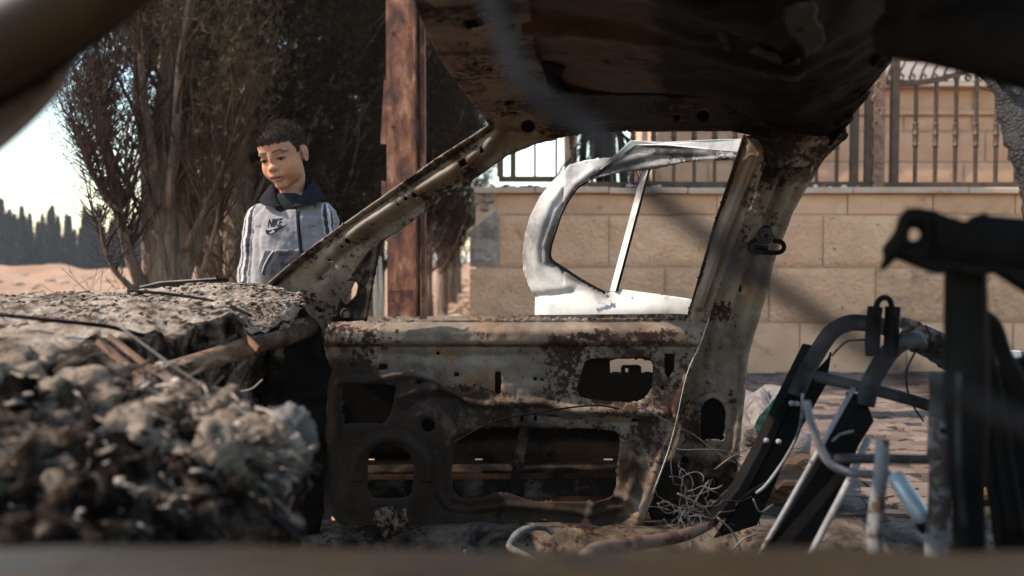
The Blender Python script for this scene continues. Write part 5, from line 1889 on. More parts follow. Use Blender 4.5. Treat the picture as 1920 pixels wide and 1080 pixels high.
M_JACKET.set(Base_Color=M_JACKET.attr('col', 'Color'), Roughness=.95)
M_JACKET.b.inputs['Sheen Weight'].default_value = .25
M_JACKET.bump(M_JACKET.math('ADD', M_JACKET.noise(260, 3, .6), M_JACKET.noise(40, 4, .6)), .25, .003)
a_ = me.attributes.new('col', 'FLOAT_COLOR', 'POINT')
a_.data.foreach_set('color', np.concatenate([jc, np.ones((nvx, 1))], 1).astype(np.float32).ravel())
me.materials.append(M_JACKET.m)
me.polygons.foreach_set('use_smooth', [True] * len(me.polygons))
me.update()
_bvh = bvhtree.BVHTree.FromPolygons([v.co[:] for v in me.vertices], [p.vertices[:] for p in me.polygons])
_eye = Vector((0, 0, CAM_Z))


def drape(u, v, off=.0016):
    """the point on the jacket's front under a spot given by its picture position"""
    d = (P(u, v, 1.0) - _eye).normalized()
    hit = _bvh.ray_cast(_eye, d)
    q = hit[0] if hit[0] is not None else P(u, v, BY - .085)
    return q - d * off


M_NAVY = simple('dark_cloth', (.009, .0085, .011), (.018, .017, .021), 40, .9, .3, 250, .002)
M_TEE = simple('tee_cloth', (.012, .014, .0145), (.020, .023, .024), 60, .9, .3, 250, .002)
# zip
_m = MB()
zl = [(558, 384), (558, 400), (559, 420), (561, 440), (563, 458), (564, 472), (565, 490), (565, 520), (565, 545)]
L_ = [drape(u - 3.2, v) for u, v in zl]
R_ = [drape(u + 3.2, v) for u, v in zl]
M_ = [drape(u, v, .004) for u, v in zl]
n_ = len(zl)
_m.add(L_ + M_ + R_, [(i, i + 1, n_ + i + 1, n_ + i) for i in range(n_ - 1)] + [(n_ + i, n_ + i + 1, 2 * n_ + i + 1, 2 * n_ + i) for i in range(n_ - 1)])
_o = _m.build('zip', M_NAVY, jk, smooth=True)
solid(_o, .001, 0)
_a, _b = drape(559, 388, .006), drape(559, 396, .006)
MB().tube([_a, _b], [.003, .0022], 6).build('zip_pull', simple('zip_metal', (.3, .28, .26), (.45, .42, .4), 30, .35, 0, metal=.8), jk)
# pocket edge binding
_m = MB().tube([drape(513, 470, .002), drape(504, 482, .002), drape(496, 497, .002), drape(491, 512, .002)], .0022, 6, smooth=3)
_m.build('pocket_piping', M_JACKET.m, jk, smooth=True, attrs={'col': np.tile([.40, .39, .39], (sum(len(v) for v in _m.v), 1))})

# chest lettering and its curved check mark
M_PRINT = simple('print_ink', (.008, .0085, .011), (.016, .017, .021), 60, .8, .2, 200)
_fc = bpy.data.curves.new('chest_letters', 'FONT')
_fc.body = 'NIKE'
_fc.offset = .034
_fc.shear = .28
_fo = bpy.data.objects.new('chest_letters', _fc)
COL.objects.link(_fo)
dg = bpy.context.evaluated_depsgraph_get()
dg.update()
_tm = bpy.data.meshes.new_from_object(_fo.evaluated_get(dg))
bpy.data.objects.remove(_fo)
bm = bmesh.new()
bm.from_mesh(_tm)
bmesh.ops.triangulate(bm, faces=bm.faces)
bmesh.ops.subdivide_edges(bm, edges=[e for e in bm.edges if e.calc_length() > .2], cuts=2)
_xs = [v.co.x for v in bm.verts]
_ys = [v.co.y for v in bm.verts]
_x0, _x1, _y0, _y1 = min(_xs), max(_xs), min(_ys), max(_ys)
for v in bm.verts:
    a, b = (v.co.x - _x0) / (_x1 - _x0), (v.co.y - _y0) / (_y1 - _y0)
    v.co = drape(501.5 + a * 28.5, 426.5 - b * 15.5 - a * 2.5)
bm.to_mesh(_tm)
bm.free()
link_mesh('chest_letters', _tm, M_PRINT, jk)
_sw = [(499, 430), (497.5, 434.5), (499.5, 439), (504, 440.3), (511, 438.6), (520, 433.5), (530, 427), (540, 419.8), (531, 423.4), (521, 426.6), (513, 429.4), (507, 431.4), (503, 431.8), (500.5, 431)]
_m = MB()
_up = [(499, 430), (500.5, 431), (503, 431.8), (507, 431.4), (513, 429.4), (521, 426.6), (531, 423.4), (540, 419.8)]
_dn = [(497.5, 434.5), (499.5, 438.5), (504, 440.3), (511, 438.6), (517, 435.3), (524, 431), (532, 425.7), (540, 420.2)]
_v = [drape(*q) for q in _up] + [drape(*q) for q in _dn]
_m.add(_v, [(i, i + 1, 9 + i, 8 + i) for i in range(7)])
_m.build('chest_swoosh', M_PRINT, jk)

# undershirt at the neck
_m = MB()
rings(_m, [(BX + .002, BY + .006, zS - .05, .070, .066), (BX + .002, BY + .008, zS + .0, .066, .062), (BX, BY + .012, zS + .030, .054, .056), (BX - .001, BY + .015, zS + .040, .047, .048)], 32)
_m.build('undershirt', M_TEE, boy, smooth=True)

# folded collar: inner stand, fold, outer fall
cols = []
N_ = 44
for k in range(N_ + 1):
    t = k / N_
    a = math.radians(-90 - 14 - t * (360 - 28))      # from the front round the far side and back
    c, s = math.cos(a), math.sin(a)
    fr = max(0, -s)                                 # 1 at the front
    op = fr ** 3
    cx, cy = BX + .002, BY + .014
    wob = .003 * math.sin(t * 17)
    bk = max(0, s)
    cx = BX + .006
    inner = (cx + .046 * c, cy + .046 * s - .010 * op, zS + .05 - .075 * op)
    fold = (cx + (.0575 + wob) * c * (1 + .18 * op), cy + .056 * s - .016 * op, zS + .086 + .022 * bk - .012 * fr - .082 * op)
    mid = (cx + (.078 + .004 * fr) * c, cy + .072 * s - .014 * op, zS + .056 + .016 * bk - .012 * fr - .052 * op)
    pt = math.exp(-((abs(c) - .70) / .22) ** 2) * (s < 0)
    outer = (cx + (.100 + .008 * pt) * c, cy + .082 * s - .016 * fr, zS + .022 - .010 * pt - .030 * op)
    cols.append([inner, fold, mid, outer])
_v = np.array(cols).reshape(-1, 3)
_f = [(i * 4 + j, i * 4 + j + 1, (i + 1) * 4 + j + 1, (i + 1) * 4 + j) for i in range(N_) for j in range(3)]
co_ = MB().add(_v, _f).build('collar', M_NAVY, jk, smooth=True)
solid(co_, .004, 0)
modify(co_, 'SUBSURF', levels=2, render_levels=2)

# trousers and shoes
M_TROUS = simple('trouser_cloth', (.025, .026, .032), (.04, .042, .05), 20, .9, .3, 120, .003)
_m = MB()
rings(_m, [(BX, BY, .56, .108, .080), (BX, BY, .62, .110, .084), (BX, BY, .70, .106, .082)], 28)
for s in (-1, 1):
    _m.tube([(BX + s * .055, BY + .005, .62), (BX + s * .06, BY, .48), (BX + s * .062, BY - .004, .35), (BX + s * .065, BY + .012, .2), (BX + s * .066, BY + .015, .06)], [.074, .066, .054, .052, .048], 14, smooth=3)
tr = _m.build('trousers', M_TROUS, boy, smooth=True)
modify(tr, 'REMESH', mode='VOXEL', voxel_size=.007, use_smooth_shade=True)
apply_mods(tr).polygons.foreach_set('use_smooth', [True] * len(tr.data.polygons))
for s in (-1, 1):
    x = BX + s * .068
    m = MB().tube([(x, BY + .06, .036), (x, BY + .01, .045), (x + s * .006, BY - .06, .04), (x + s * .012, BY - .115, .03)], [.032, .04, .036, .024], 12, smooth=3)
    m.build('shoe', M_NAVY, boy, smooth=True)
# ================================================================== SEAT FRAMES
M_TUBE = burnt('grey_tube', (.23, .235, .24), (.13, .132, .135), (.075, .05, .036), (.03, .029, .028), thr=.56, big=9, fleck=90, rough=.6)
M_TUBED = simple('sooty_tube', (.010, .010, .0105), (.062, .062, .064), 11, .55, .4, 80, .002)
M_PLATE = simple('black_plate', (.0035, .0034, .0033), (.0095, .0088, .0083), 8, .7, .4, 60, .002)


def pxtube(m, pts, ys, w, seg=12, smooth=5):
    if not hasattr(ys, '__len__'):
        ys = [ys] * len(pts)
    if not hasattr(w, '__len__'):
        w = [w] * len(pts)
    return m.tube([P(u, v, y) for (u, v), y in zip(pts, ys)], [a * px(y) / 2 for a, y in zip(w, ys)], seg, smooth=smooth)


def pxplate(pts, y, t, name, mat, parent, y2=None):
    ys = y if hasattr(y, '__len__') else [y] * len(pts)
    fr = [P(u, v, q) for (u, v), q in zip(pts, ys)]
    o = MB().prism(fr, [p + Vector((0, t, 0)) for p in fr]).build(name, mat, parent)
    modify(o, 'BEVEL', width=.003, segments=2)
    return o


# passenger seat back frame
s1 = thing('car_seat_frame', (P(1480, 1040, 1.7).x, 1.7, .12), 'burnt seat back frame with a bent tube and black side channel beside the pillar', 'seat frame')
pxtube(MB(), [(1492, 742), (1510, 700), (1538, 652), (1560, 622), (1590, 606), (1625, 606), (1655, 612), (1668, 618)], [1.70, 1.70, 1.70, 1.69, 1.68, 1.66, 1.64, 1.62], 31).build('back_tube', M_TUBED, s1, smooth=True)
pxplate([(1520, 648), (1532, 650), (1530, 662), (1488, 742), (1440, 850), (1400, 925), (1340, 990), (1330, 985), (1385, 915), (1420, 850), (1462, 765)], 1.72, .05, 'side_channel', M_PLATE, s1)
_o = pxplate([(1490, 742), (1556, 672), (1560, 660), (1550, 720), (1505, 800), (1470, 870), (1420, 985), (1340, 1010), (1400, 925), (1442, 850)], 1.76, .012, 'channel_web', M_PLATE, s1)
pxtube(MB(), [(1505, 738), (1500, 800), (1478, 850), (1440, 905), (1418, 925)], [1.66, 1.67, 1.68, 1.69, 1.70], 6, 6).build('cable', M_TUBE, s1, smooth=True)
for u, v in ((1484, 756), (1494, 757), (1460, 828), (1437, 826)):
    p = P(u, v, 1.712)
    MB().lathe((p.x, p.y, p.z), [(.001, -.006), (.0055, -.004), (.0065, 0), (.0055, .004), (.001, .006)], 8).build('bolt', M_TUBE, s1, smooth=True)
pxtube(MB(), [(1330, 985), (1280, 1005), (1200, 1018), (1125, 1030), (1098, 1046)], [1.7, 1.62, 1.55, 1.45, 1.38], [16, 22, 26, 30, 34]).build('slide_rail', burnt('rail_rust', (.13, .09, .07), (.07, .045, .033), (.08, .03, .02), (.02, .017, .016), thr=.53), s1, smooth=True, attrs=None)

s2 = thing('car_seat_frame', (P(1580, 1040, 1.45).x, 1.45, .12), 'burnt seat back frame with a broad black plate and headrest guides', 'seat frame')
_pl = pxplate([(1590, 735), (1622, 742), (1640, 790), (1612, 835), (1520, 1058), (1415, 1058), (1590, 745)], [1.44, 1.44, 1.44, 1.43, 1.36, 1.36, 1.44], .012, 'back_plate', M_PLATE, s2)
pxtube(MB(), [(1600, 728), (1540, 835), (1470, 960), (1410, 1062)], [1.43, 1.40, 1.37, 1.345], 9, 8, 2).build('plate_edge', M_TUBE, s2, smooth=True)
pxtube(MB(), [(1628, 822), (1590, 905), (1548, 985), (1508, 1062)], [1.42, 1.39, 1.365, 1.345], 13, 8, 2).build('plate_edge', M_TUBE, s2, smooth=True)
pxtube(MB(), [(1622, 760), (1632, 720), (1652, 682), (1672, 656), (1695, 640), (1716, 640), (1722, 652)], [1.44, 1.44, 1.44, 1.43, 1.42, 1.40, 1.39], 34).build('back_tube', M_TUBED, s2, smooth=True)
for (a, b) in ((1636, 1641), (1671, 1674)):
    pxtube(MB(), [(a, 668), (a + 1, 620), (b, 575)], 1.42, 27, 10, 2).build('headrest_guide', M_PLATE, s2, smooth=True)
pxtube(MB(), [(1641, 600), (1645, 568), (1658, 558), (1670, 566), (1675, 600)], 1.41, 11, 8, 4).build('headrest_bow', M_PLATE, s2, smooth=True)
pxtube(MB(), [(1532, 706), (1600, 722), (1680, 742), (1752, 764)], [1.62, 1.56, 1.48, 1.40], 22, 10, 3).build('cross_tube', M_TUBED, s2, smooth=True)
_w = [(1622, 636), (1590, 640), (1566, 660), (1560, 668)]
pxtube(MB(), _w, 1.45, 4, 5).build('wire', M_PLATE, s2, smooth=True)
pxtube(MB(), [(1716, 660), (1702, 690), (1700, 725), (1712, 760), (1732, 790)], 1.5, 4, 5).build('wire', M_PLATE, s2, smooth=True)
pxtube(MB(), [(1735, 610), (1744, 632), (1735, 650), (1718, 660)], 1.5, 4, 5).build('wire', M_PLATE, s2, smooth=True)
for k, pts in enumerate(([(1560, 828), (1575, 815), (1600, 808)], [(1590, 900), (1600, 896)])):
    pxtube(MB(), pts, 1.35, 6, 5, 3).build('spring_wire', M_TUBE, s2, smooth=True)

s3 = thing('car_seat_frame', (P(1720, 1050, 1.1).x, 1.1, .12), 'nearest burnt seat frame of pale grey tubes and a thick dark upright', 'seat frame')
pxtube(MB(), [(1512, 752), (1520, 790), (1536, 835), (1554, 866), (1580, 882), (1620, 889), (1668, 890)], 1.22, [14, 15, 16, 17, 17, 17, 17], 10).build('seat_loop', M_TUBE, s3, smooth=True)
pxtube(MB(), [(1548, 860), (1620, 860), (1690, 861), (1756, 862)], [1.23, 1.2, 1.16, 1.12], 19, 10, 2).build('cross_tube', M_TUBED, s3, smooth=True)
pxtube(MB(), [(1655, 824), (1652, 880), (1645, 940), (1640, 1000), (1644, 1060)], 1.08, [24, 26, 28, 29, 30], 12).build('upright_tube', M_TUBE, s3, smooth=True)
_m = MB()
pxtube(_m, [(1678, 893), (1708, 938), (1738, 984)], [1.15, 1.12, 1.10], [32, 34, 36], 14, 2)
_o = _m.build('slant_tube', simple('zinc_tube', (.28, .33, .34), (.42, .48, .49), 10, .4, .2, 60, .002, .3), s3, smooth=True)
_e = P(1741, 990, 1.095)
pxtube(MB(), [(1733, 977), (1742, 990)], 1.094, 37, 14, 1).build('tube_mouth', M_PLATE, s3, smooth=True)
pxtube(MB(), [(1765, 780), (1764, 830), (1762, 858)], 1.05, 46, 14, 2).build('sleeve', M_TUBE, s3, smooth=True)
pxtube(MB(), [(1762, 850), (1762, 900), (1760, 960), (1756, 1005), (1754, 1062)], 1.05, [38, 38, 39, 40, 40], 14, 3).build('upright_tube', M_TUBE, s3, smooth=True)
pxtube(MB(), [(1768, 700), (1766, 740), (1765, 785)], 1.05, 44, 14, 2).build('upright_top', M_TUBED, s3, smooth=True)
_p = P(1770, 808, 1.028)
MB().lathe((_p.x, _p.y, _p.z), [(.0005, -.004), (.005, -.003), (.005, .003), (.0005, .004)], 10).build('bolt_hole', M_PLATE, s3)

# black upright with a holed bracket, nearest to the lens at the right
s4 = thing('seat_upright', (P(1812, 1050, .82).x, .82, .15), 'thick black burnt upright with a holed bracket close at the right', 'seat post')
_m = MB()
pxtube(_m, [(1812, 445), (1810, 520), (1811, 640), (1812, 760), (1814, 900), (1818, 1060)], [.82] * 6, [66, 72, 76, 78, 62, 56], 14, 3)
_m.build('post', M_PLATE, s4, smooth=True)
pxtube(MB(), [(1798, 700), (1796, 800), (1800, 900), (1808, 985)], .80, 10, 8, 3).build('thin_rod', M_TUBED, s4, smooth=True)
_br = panel('holed_bracket', sd_round([(1650, 470), (1662, 440), (1690, 398), (1708, 402), (1740, 428), (1782, 438), (1830, 418), (1900, 416), (1990, 430), (1990, 560), (1930, 556), (1860, 512), (1800, 515), (1740, 510), (1682, 488)], 8), [sd_circ(1698, 441, 10, 11)], lambda u, v: .80 + 0 * u, lambda u, v: -.012 * np.exp(-((v - 440 - (u - 1700) * .1) / 22) ** 2), M_PLATE, s4, (1644, 392, 1994, 566), 5, .02, lip=-.006, lip_w=5)
pxtube(MB(), [(1780, 470), (1810, 440), (1850, 425), (1900, 432), (1960, 470)], .79, 40, 12).build('bent_bar', M_PLATE, s4, smooth=True)
pxtube(MB(), [(1836, 590), (1862, 610), (1880, 660), (1900, 700), (1940, 760)], .95, 30, 10).build('curved_arm', M_PLATE, s4, smooth=True)
pxtube(MB(), [(1840, 640), (1862, 720), (1876, 800), (1890, 900), (1908, 1000)], 1.0, 30, 10).build('lower_arm', M_PLATE, s4, smooth=True)
pxplate([(1850, 700), (1960, 660), (1990, 720), (1990, 1040), (1880, 1040), (1862, 900)], 1.02, .02, 'side_shield', M_PLATE, s4)

# ================================================================== OUTSIDE BITS
M_SACK = NT('sack_plastic')
_s = M_SACK.noise(7, 5, .6, dist=.5)
_c = M_SACK.ramp(_s, [(.35, (.095, .078, .067)), (.55, (.135, .117, .103)), (.7, (.065, .051, .042))])
M_SACK.set(Base_Color=_c, Roughness=.6).bump(M_SACK.noise(18, 6, .6, dist=1.0), .8, .02)
sk = thing('plastic_sack', (P(1430, 800, 3.0).x, 3.0, 0), 'crumpled whitish plastic sack with a green patch behind the centre pillar', 'sack')


def lump(center, rad, seed, sub=4, amp=.25, freq=2.2):
    bm = bmesh.new()
    bmesh.ops.create_icosphere(bm, subdivisions=sub, radius=1)
    v = np.array([q.co[:] for q in bm.verts])
    f = [[q.index for q in fc.verts] for fc in bm.faces]
    bm.free()
    d = 1 + amp * fbm(v * freq + seed * 7.3, 4, seed) + amp * .5 * (1 - np.abs(vnoise(v * freq * 2 + seed, seed + 9)) * 2)
    return v * d[:, None] * np.array(rad) + np.array(center), f


_c1 = P(1432, 830, 3.05)
v, f = lump((_c1.x, 3.05, .215), (.165, .14, .195), 3)
v[:, 2] = np.maximum(v[:, 2], 0.02)
MB().add(v, f).build('sack_body', M_SACK.m, sk, smooth=True)
M_GREEN = simple('green_print', (.035, .10, .065), (.06, .15, .10), 12, .6, .5, 20, .01)
_c2 = P(1468, 790, 2.9)
_gp = [(1412, 806), (1418, 782), (1434, 762), (1458, 738), (1476, 712), (1490, 716), (1500, 740), (1496, 790), (1470, 815), (1428, 822)]
panel('green_patch', sd_round(_gp, 10), [], lambda u, v: 2.76 + 0 * u, lambda u, v: .025 * fbm(np.stack([u * .03, v * .03, u * 0], -1), 3, 5), M_GREEN, sk, (1408, 706, 1504, 826), 4, .003)
M_CARD = simple('brown_card', (.04, .023, .013), (.075, .045, .026), 6, .9, .4, 40, .004)
_o = thing('cardboard_scrap', (P(1480, 900, 2.9).x, 2.9, 0), 'brown cardboard scrap on the ground under the sack', 'cardboard')
v, f = lump((P(1490, 890, 2.85).x, 2.85, .11), (.19, .11, .09), 12, 4, .16)
v[:, 2] = np.maximum(v[:, 2], .01)
MB().add(v, f).build('crumpled_sheet', M_CARD, _o)

# crumpled dark panel lying at the right behind the seats
M_CRUMP = simple('crumpled_metal', (.014, .0135, .013), (.045, .043, .042), 7, .65, .6, 25, .01, .3)
cp = thing('crumpled_panel', (P(1800, 760, 2.9).x, 2.9, .3), 'crumpled charcoal bumper panel slanting behind the black upright at the right', 'panel')
_pl = [(1684, 592), (1712, 600), (1760, 620), (1820, 646), (1880, 656), (1990, 672), (1990, 800), (1930, 775), (1860, 735), (1800, 715), (1762, 684), (1730, 664), (1700, 650), (1690, 620)]
panel('skin', sd_round(_pl, 8), [], lambda u, v: 2.8 + 0 * u, lambda u, v: .05 * fbm(np.stack([u * .02 - v * .02, v * .05 + u * .01, u * 0], -1), 4, 15) + .03 * np.exp(-((v - 640 - (u - 1700) * .42) / 12) ** 2), M_CRUMP, cp, (1680, 588, 1994, 804), 5, .004)
pxplate([(1862, 655), (1915, 658), (1918, 676), (1880, 668)], 2.74, .01, 'bright_fold', M_WHITE, cp).data.attributes.new('soot', 'FLOAT', 'POINT')

# sooty heap on the ground to the right, with a burnt yellow lump
def heap(name, mat, u0, u1, vtop, y0, y1, seed, label):
    X, Y = np.meshgrid(np.linspace(P(u0, 800, y1).x, P(u1, 800, y1).x, 90), np.linspace(y0, y1, 50))
    p = np.stack([X * 7, Y * 7, 0 * X], -1)
    t = (Y - y0) / (y1 - y0)
    Z = .03 + (P(960, vtop, y1).z) * np.sin(np.clip(t, 0, 1) * math.pi) ** .8 * (.75 + .35 * fbm(p, 4, seed))
    i = np.arange(X.size).reshape(X.shape)
    q = np.stack([i[:-1, :-1], i[:-1, 1:], i[1:, 1:], i[1:, :-1]], -1).reshape(-1, 4)
    o = MB().add(np.stack([X, Y, Z], -1).reshape(-1, 3), q).build(name, mat, smooth=True)
    return tag(o, label, 'ash', kind='stuff')


heap('soot_heap', M_CHAR, 1480, 2150, 960, 1.9, 2.7, 3, 'black burnt remains heaped on the ground behind the seat frames')
yl = thing('melted_lump', (P(1858, 950, 2.3).x, 2.3, .1), 'scorched yellow brown lump with a dark ring beside the black upright', 'debris')
M_YEL = simple('scorched_yellow', (.10, .06, .025), (.50, .38, .20), 14, .9, .6, 50, .006, c3=(.30, .16, .06))
for (u, v_, s_, sd) in ((1858, 915, (.06, .05, .05), 4), (1845, 950, (.05, .05, .035), 5), (1870, 965, (.055, .05, .03), 6)):
    c = P(u, v_, 2.3)
    v, f = lump((c.x, 2.3, c.z), s_, sd, 3, .35)
    MB().add(v, f).build('lump', M_YEL, yl, smooth=True)
_c = P(1848, 925, 2.235)
ring = [(_c.x + .028 * math.cos(a), 2.235, _c.z + .028 * math.sin(a)) for a in np.linspace(0, 6.283, 17)]
MB().tube(ring, .010, 8).build('ring', M_PLATE, yl, smooth=True)

# wire tangle and hoses on the floor
M_WIRE = simple('bare_wire', (.03, .028, .027), (.11, .105, .10), 30, .45, 0, metal=.3)
wt = thing('wire_tangle', (P(1300, 1000, 1.75).x, 1.75, .12), 'tangled bare wires at the foot of the centre pillar', 'wire')
_r = random.Random(77)
for k in range(46):
    p = Vector((0, 0, 0)) + P(1300 + _r.gauss(0, 17), 962 + _r.gauss(0, 20), 1.75 + _r.uniform(-.05, .05))
    d = Vector((_r.uniform(-1, 1), _r.uniform(-.5, .5), _r.uniform(-1, 1))).normalized()
    pts = [p]
    for s in range(_r.randrange(5, 9)):
        d = (d + Vector((_r.uniform(-.8, .8), _r.uniform(-.5, .5), _r.uniform(-.8, .8)))).normalized()
        pts.append(pts[-1] + d * .015)
    MB().tube(pts, _r.choice((.0006, .0008, .0012)), 5, smooth=3).build('wire', M_WIRE, wt, smooth=True)
for pts, w, y in (([(1195, 758), (1250, 790), (1300, 815), (1345, 850), (1380, 868)], 2.6, 2.03), ([(1255, 832), (1272, 843), (1330, 843), (1370, 848), (1390, 856)], 3, 2.02), ([(1340, 880), (1375, 855), (1430, 830)], 3, 1.95), ([(1383, 862), (1398, 900), (1415, 945), (1425, 985)], 2.6, 1.9),
                ([(1270, 925), (1320, 950), (1345, 970), (1400, 925), (1435, 905)], 4, 1.74), ([(1345, 970), (1375, 1000), (1392, 1040)], 4, 1.7), ([(1262, 838), (1258, 870), (1262, 905)], 2, 2.0), ([(1290, 965), (1310, 930), (1330, 900)], 3, 1.74), ([(1412, 935), (1425, 960), (1450, 945)], 3, 1.72), ([(1370, 1035), (1395, 1010), (1420, 1000)], 4, 1.6)):
    pxtube(MB(), pts, y, w, 5, 4).build('wire', M_WIRE, wt, smooth=True)
dw = pxtube(MB(), [(850, 830), (915, 795), (960, 782), (1040, 768), (1115, 760), (1160, 766)], 2.03, 3.5, 5, 5).build('loose_cable', M_SOOT, smooth=True)
tag(dw, 'thin black cable draped across the stripped door below its handle opening', 'cable')
M_HOSE = simple('hose_ash', (.03, .027, .025), (.12, .112, .105), 24, .8, .4, 60)
hz_ = pxtube(MB(), [(1036, 1000), (1022, 990), (995, 990), (972, 1000), (958, 1018), (958, 1028), (985, 1040), (1015, 1056), (1040, 1070)], [1.62, 1.62, 1.6, 1.58, 1.55, 1.53, 1.48, 1.42, 1.38], [9, 11, 13, 15, 15, 13, 11, 11, 11], 9, 5).build('burnt_hose', M_HOSE, smooth=True)
tag(hz_, 'curled burnt grey hose on the floor below the door', 'hose')
for k, (pts, w, y, lab) in enumerate((([(833, 1058), (868, 1046), (872, 1030)], 5, 1.4, 'small bent pale metal strip on the floor left of the curled hose'), ([(1175, 1052), (1225, 1054), (1235, 1046)], 4, 1.4, 'thin hooked metal strip on the floor right of the curled hose'), ([(928, 1062), (938, 1048), (960, 1052), (985, 1066)], 6, 1.35, 'short curved tube end in front of the curled hose'))):
    o = pxtube(MB(), pts, y, w, 6, 3).build('metal_strip', M_WIRE, smooth=True)
    tag(o, lab, 'scrap')

# ================================================================== ASH AND RUBBLE AT THE LEFT
M_ASH = NT('ash')
_a = M_ASH.noise(10, 8, .66, dist=.3)
_b = M_ASH.noise(70, 6, .7)
_s = M_ASH.math('ADD', M_ASH.math('MULTIPLY', _a, .75), M_ASH.math('MULTIPLY', _b, .25))
_c = M_ASH.ramp(_s, [(.36, (.025, .0175, .0125)), (.43, (.12, .087, .062)), (.50, (.30, .235, .178)), (.60, (.48, .40, .32))])
M_ASH.b.inputs['Specular IOR Level'].default_value = .05
M_ASH.set(Base_Color=_c, Roughness=.95).bump(M_ASH.math('ADD', _a, _b), 1.0, .025)
M_ASH = M_ASH.m
M_ASHD = NT('dark_ash')
_a = M_ASHD.noise(11, 8, .68, dist=.6)
_c = M_ASHD.ramp(_a, [(.43, (.006, .0045, .0035)), (.51, (.04, .028, .02)), (.57, (.15, .113, .084)), (.66, (.33, .27, .215))])
M_ASHD.b.inputs['Specular IOR Level'].default_value = .03
M_ASHD.set(Base_Color=_c, Roughness=.95).bump(M_ASHD.noise(45, 8, .75), 1.0, .03)
M_ASHD = M_ASHD.m

# top of the cowl covered in ash, and the face that drops towards us
_net = [
    [(-140, 560, 2.05), (60, 552, 2.08), (180, 545, 2.1), (300, 540, 2.1), (420, 532, 2.1), (500, 536, 2.1), (556, 548, 2.1)],
    [(-160, 580, 1.7), (40, 575, 1.75), (170, 566, 1.8), (300, 560, 1.85), (420, 556, 1.9), (500, 560, 1.95), (560, 566, 2.0)],
    [(-180, 605, 1.42), (20, 602, 1.45), (160, 594, 1.5), (290, 586, 1.58), (400, 590, 1.68), (490, 598, 1.8), (560, 590, 1.93)],
    [(-180, 650, 1.30), (0, 650, 1.32), (130, 655, 1.34), (260, 625, 1.44), (380, 610, 1.58), (470, 622, 1.72), (545, 618, 1.88)],
    [(-180, 760, 1.18), (0, 750, 1.2), (130, 735, 1.22), (250, 700, 1.36), (360, 650, 1.55), (450, 655, 1.72), (530, 650, 1.88)],
    [(-180, 880, 1.02), (0, 860, 1.03), (120, 850, 1.05), (230, 850, 1.15), (330, 800, 1.45), (440, 790, 1.72), (520, 760, 1.9)],
    [(-180, 1060, .95), (0, 1060, .95), (130, 1060, .97), (230, 1060, 1.05), (330, 1060, 1.3), (440, 1060, 1.6), (520, 1060, 1.9)]]
_w = cr_axis(cr_axis(np.array([[P(*c)[:] for c in row] for row in _net]), 26, 0), 26, 1)
_nr, _nc = _w.shape[:2]
_n = fbm(_w * 9, 4, 111)
_n2 = fbm(_w * 34, 3, 112)
_amt = np.linspace(.35, 1.5, _nr)[:, None]
_w[..., 2] += (.022 * _n + .008 * _n2) * np.minimum(_amt, .8)
_w[..., 1] += (.05 * _n + .015 * _n2) * np.maximum(_amt - .3, 0)
_i = np.arange(_nr * _nc).reshape(_nr, _nc)
_q = np.stack([_i[:-1, :-1], _i[1:, :-1], _i[1:, 1:], _i[:-1, 1:]], -1).reshape(-1, 4)
_row = np.repeat(np.arange(_nr - 1), _nc - 1)
_cut = 26 * 3 - 8
o = MB().add(_w.reshape(-1, 3), _q[_row < _cut]).build('ash_bed', M_ASH, smooth=True)
tag(o, 'pale ash covering the scuttle below the windshield', 'ash', kind='stuff')
o = MB().add(_w.reshape(-1, 3), _q[_row >= _cut]).build('burnt_dashboard', M_ASHD, smooth=True)
tag(o, 'charred collapsed dashboard remains at the left', 'debris', kind='stuff')
M_ASHTAN = simple('ash_tan', (.15, .118, .092), (.36, .30, .25), 30, .95, .4, 80)
# flakes of ash on the bed
_r = random.Random(31)
_top = _w[6:60].reshape(-1, 3)


def onbed(r):
    p = _top[r.randrange(len(_top))]
    return (p[0] + r.uniform(-.01, .01), p[1] + r.uniform(-.01, .01), p[2] + r.uniform(.0, .006))


for nm, mt, n_, a, b, sd in (('ash_flakes', M_ASHTAN, 700, .0015, .005, 12), ('char_flakes', M_CHAR, 300, .002, .005, 13), ('ash_chips', M_ASH, 350, .003, .010, 14)):
    o = scatter_lumps(n_, onbed, a, b, sd, 1, .5).build(nm, mt)
    tag(o, {'ash_flakes': 'white ash flakes scattered on the scuttle', 'char_flakes': 'black char flakes scattered on the scuttle', 'ash_chips': 'mottled ash chips scattered on the scuttle'}[nm], 'ash', kind='stuff')
# bigger melted lumps nearer to the lens
_lumps = [(542, 822, 1.02, .028, .040, 1), (515, 850, 1.0, .034, .045, 1), (455, 860, .98, .052, .050, 1), (405, 870, .95, .050, .05, 1), (365, 890, .92, .04, .04, 1), (300, 745, 1.12, .045, .03, 1), (345, 765, 1.08, .05, .03, 1), (395, 790, 1.05, .045, .035, 1),
          (225, 850, .92, .06, .045, 1), (160, 870, .88, .055, .04, 0), (290, 855, .95, .06, .05, 0), (110, 770, 1.0, .07, .045, 1), (40, 800, .95, .06, .05, 0), (200, 930, .85, .07, .05, 0), (60, 920, .85, .07, .06, 0), (340, 950, .88, .06, .045, 0), (440, 930, .95, .05, .05, 0),
          (280, 985, .85, .07, .04, 0), (130, 990, .82, .08, .05, 0), (410, 985, .9, .06, .04, 0), (500, 930, 1.0, .045, .06, 0), (-20, 730, 1.1, .07, .05, 1), (60, 690, 1.18, .07, .04, 1), (150, 720, 1.15, .06, .035, 0), (240, 780, 1.08, .05, .04, 0), (535, 900, 1.05, .03, .05, 0), (478, 985, .95, .05, .035, 0), (-40, 880, .88, .07, .06, 0), (-30, 990, .82, .08, .06, 0), (430, 800, 1.06, .035, .03, 1)]
ml = MB()
md = MB()
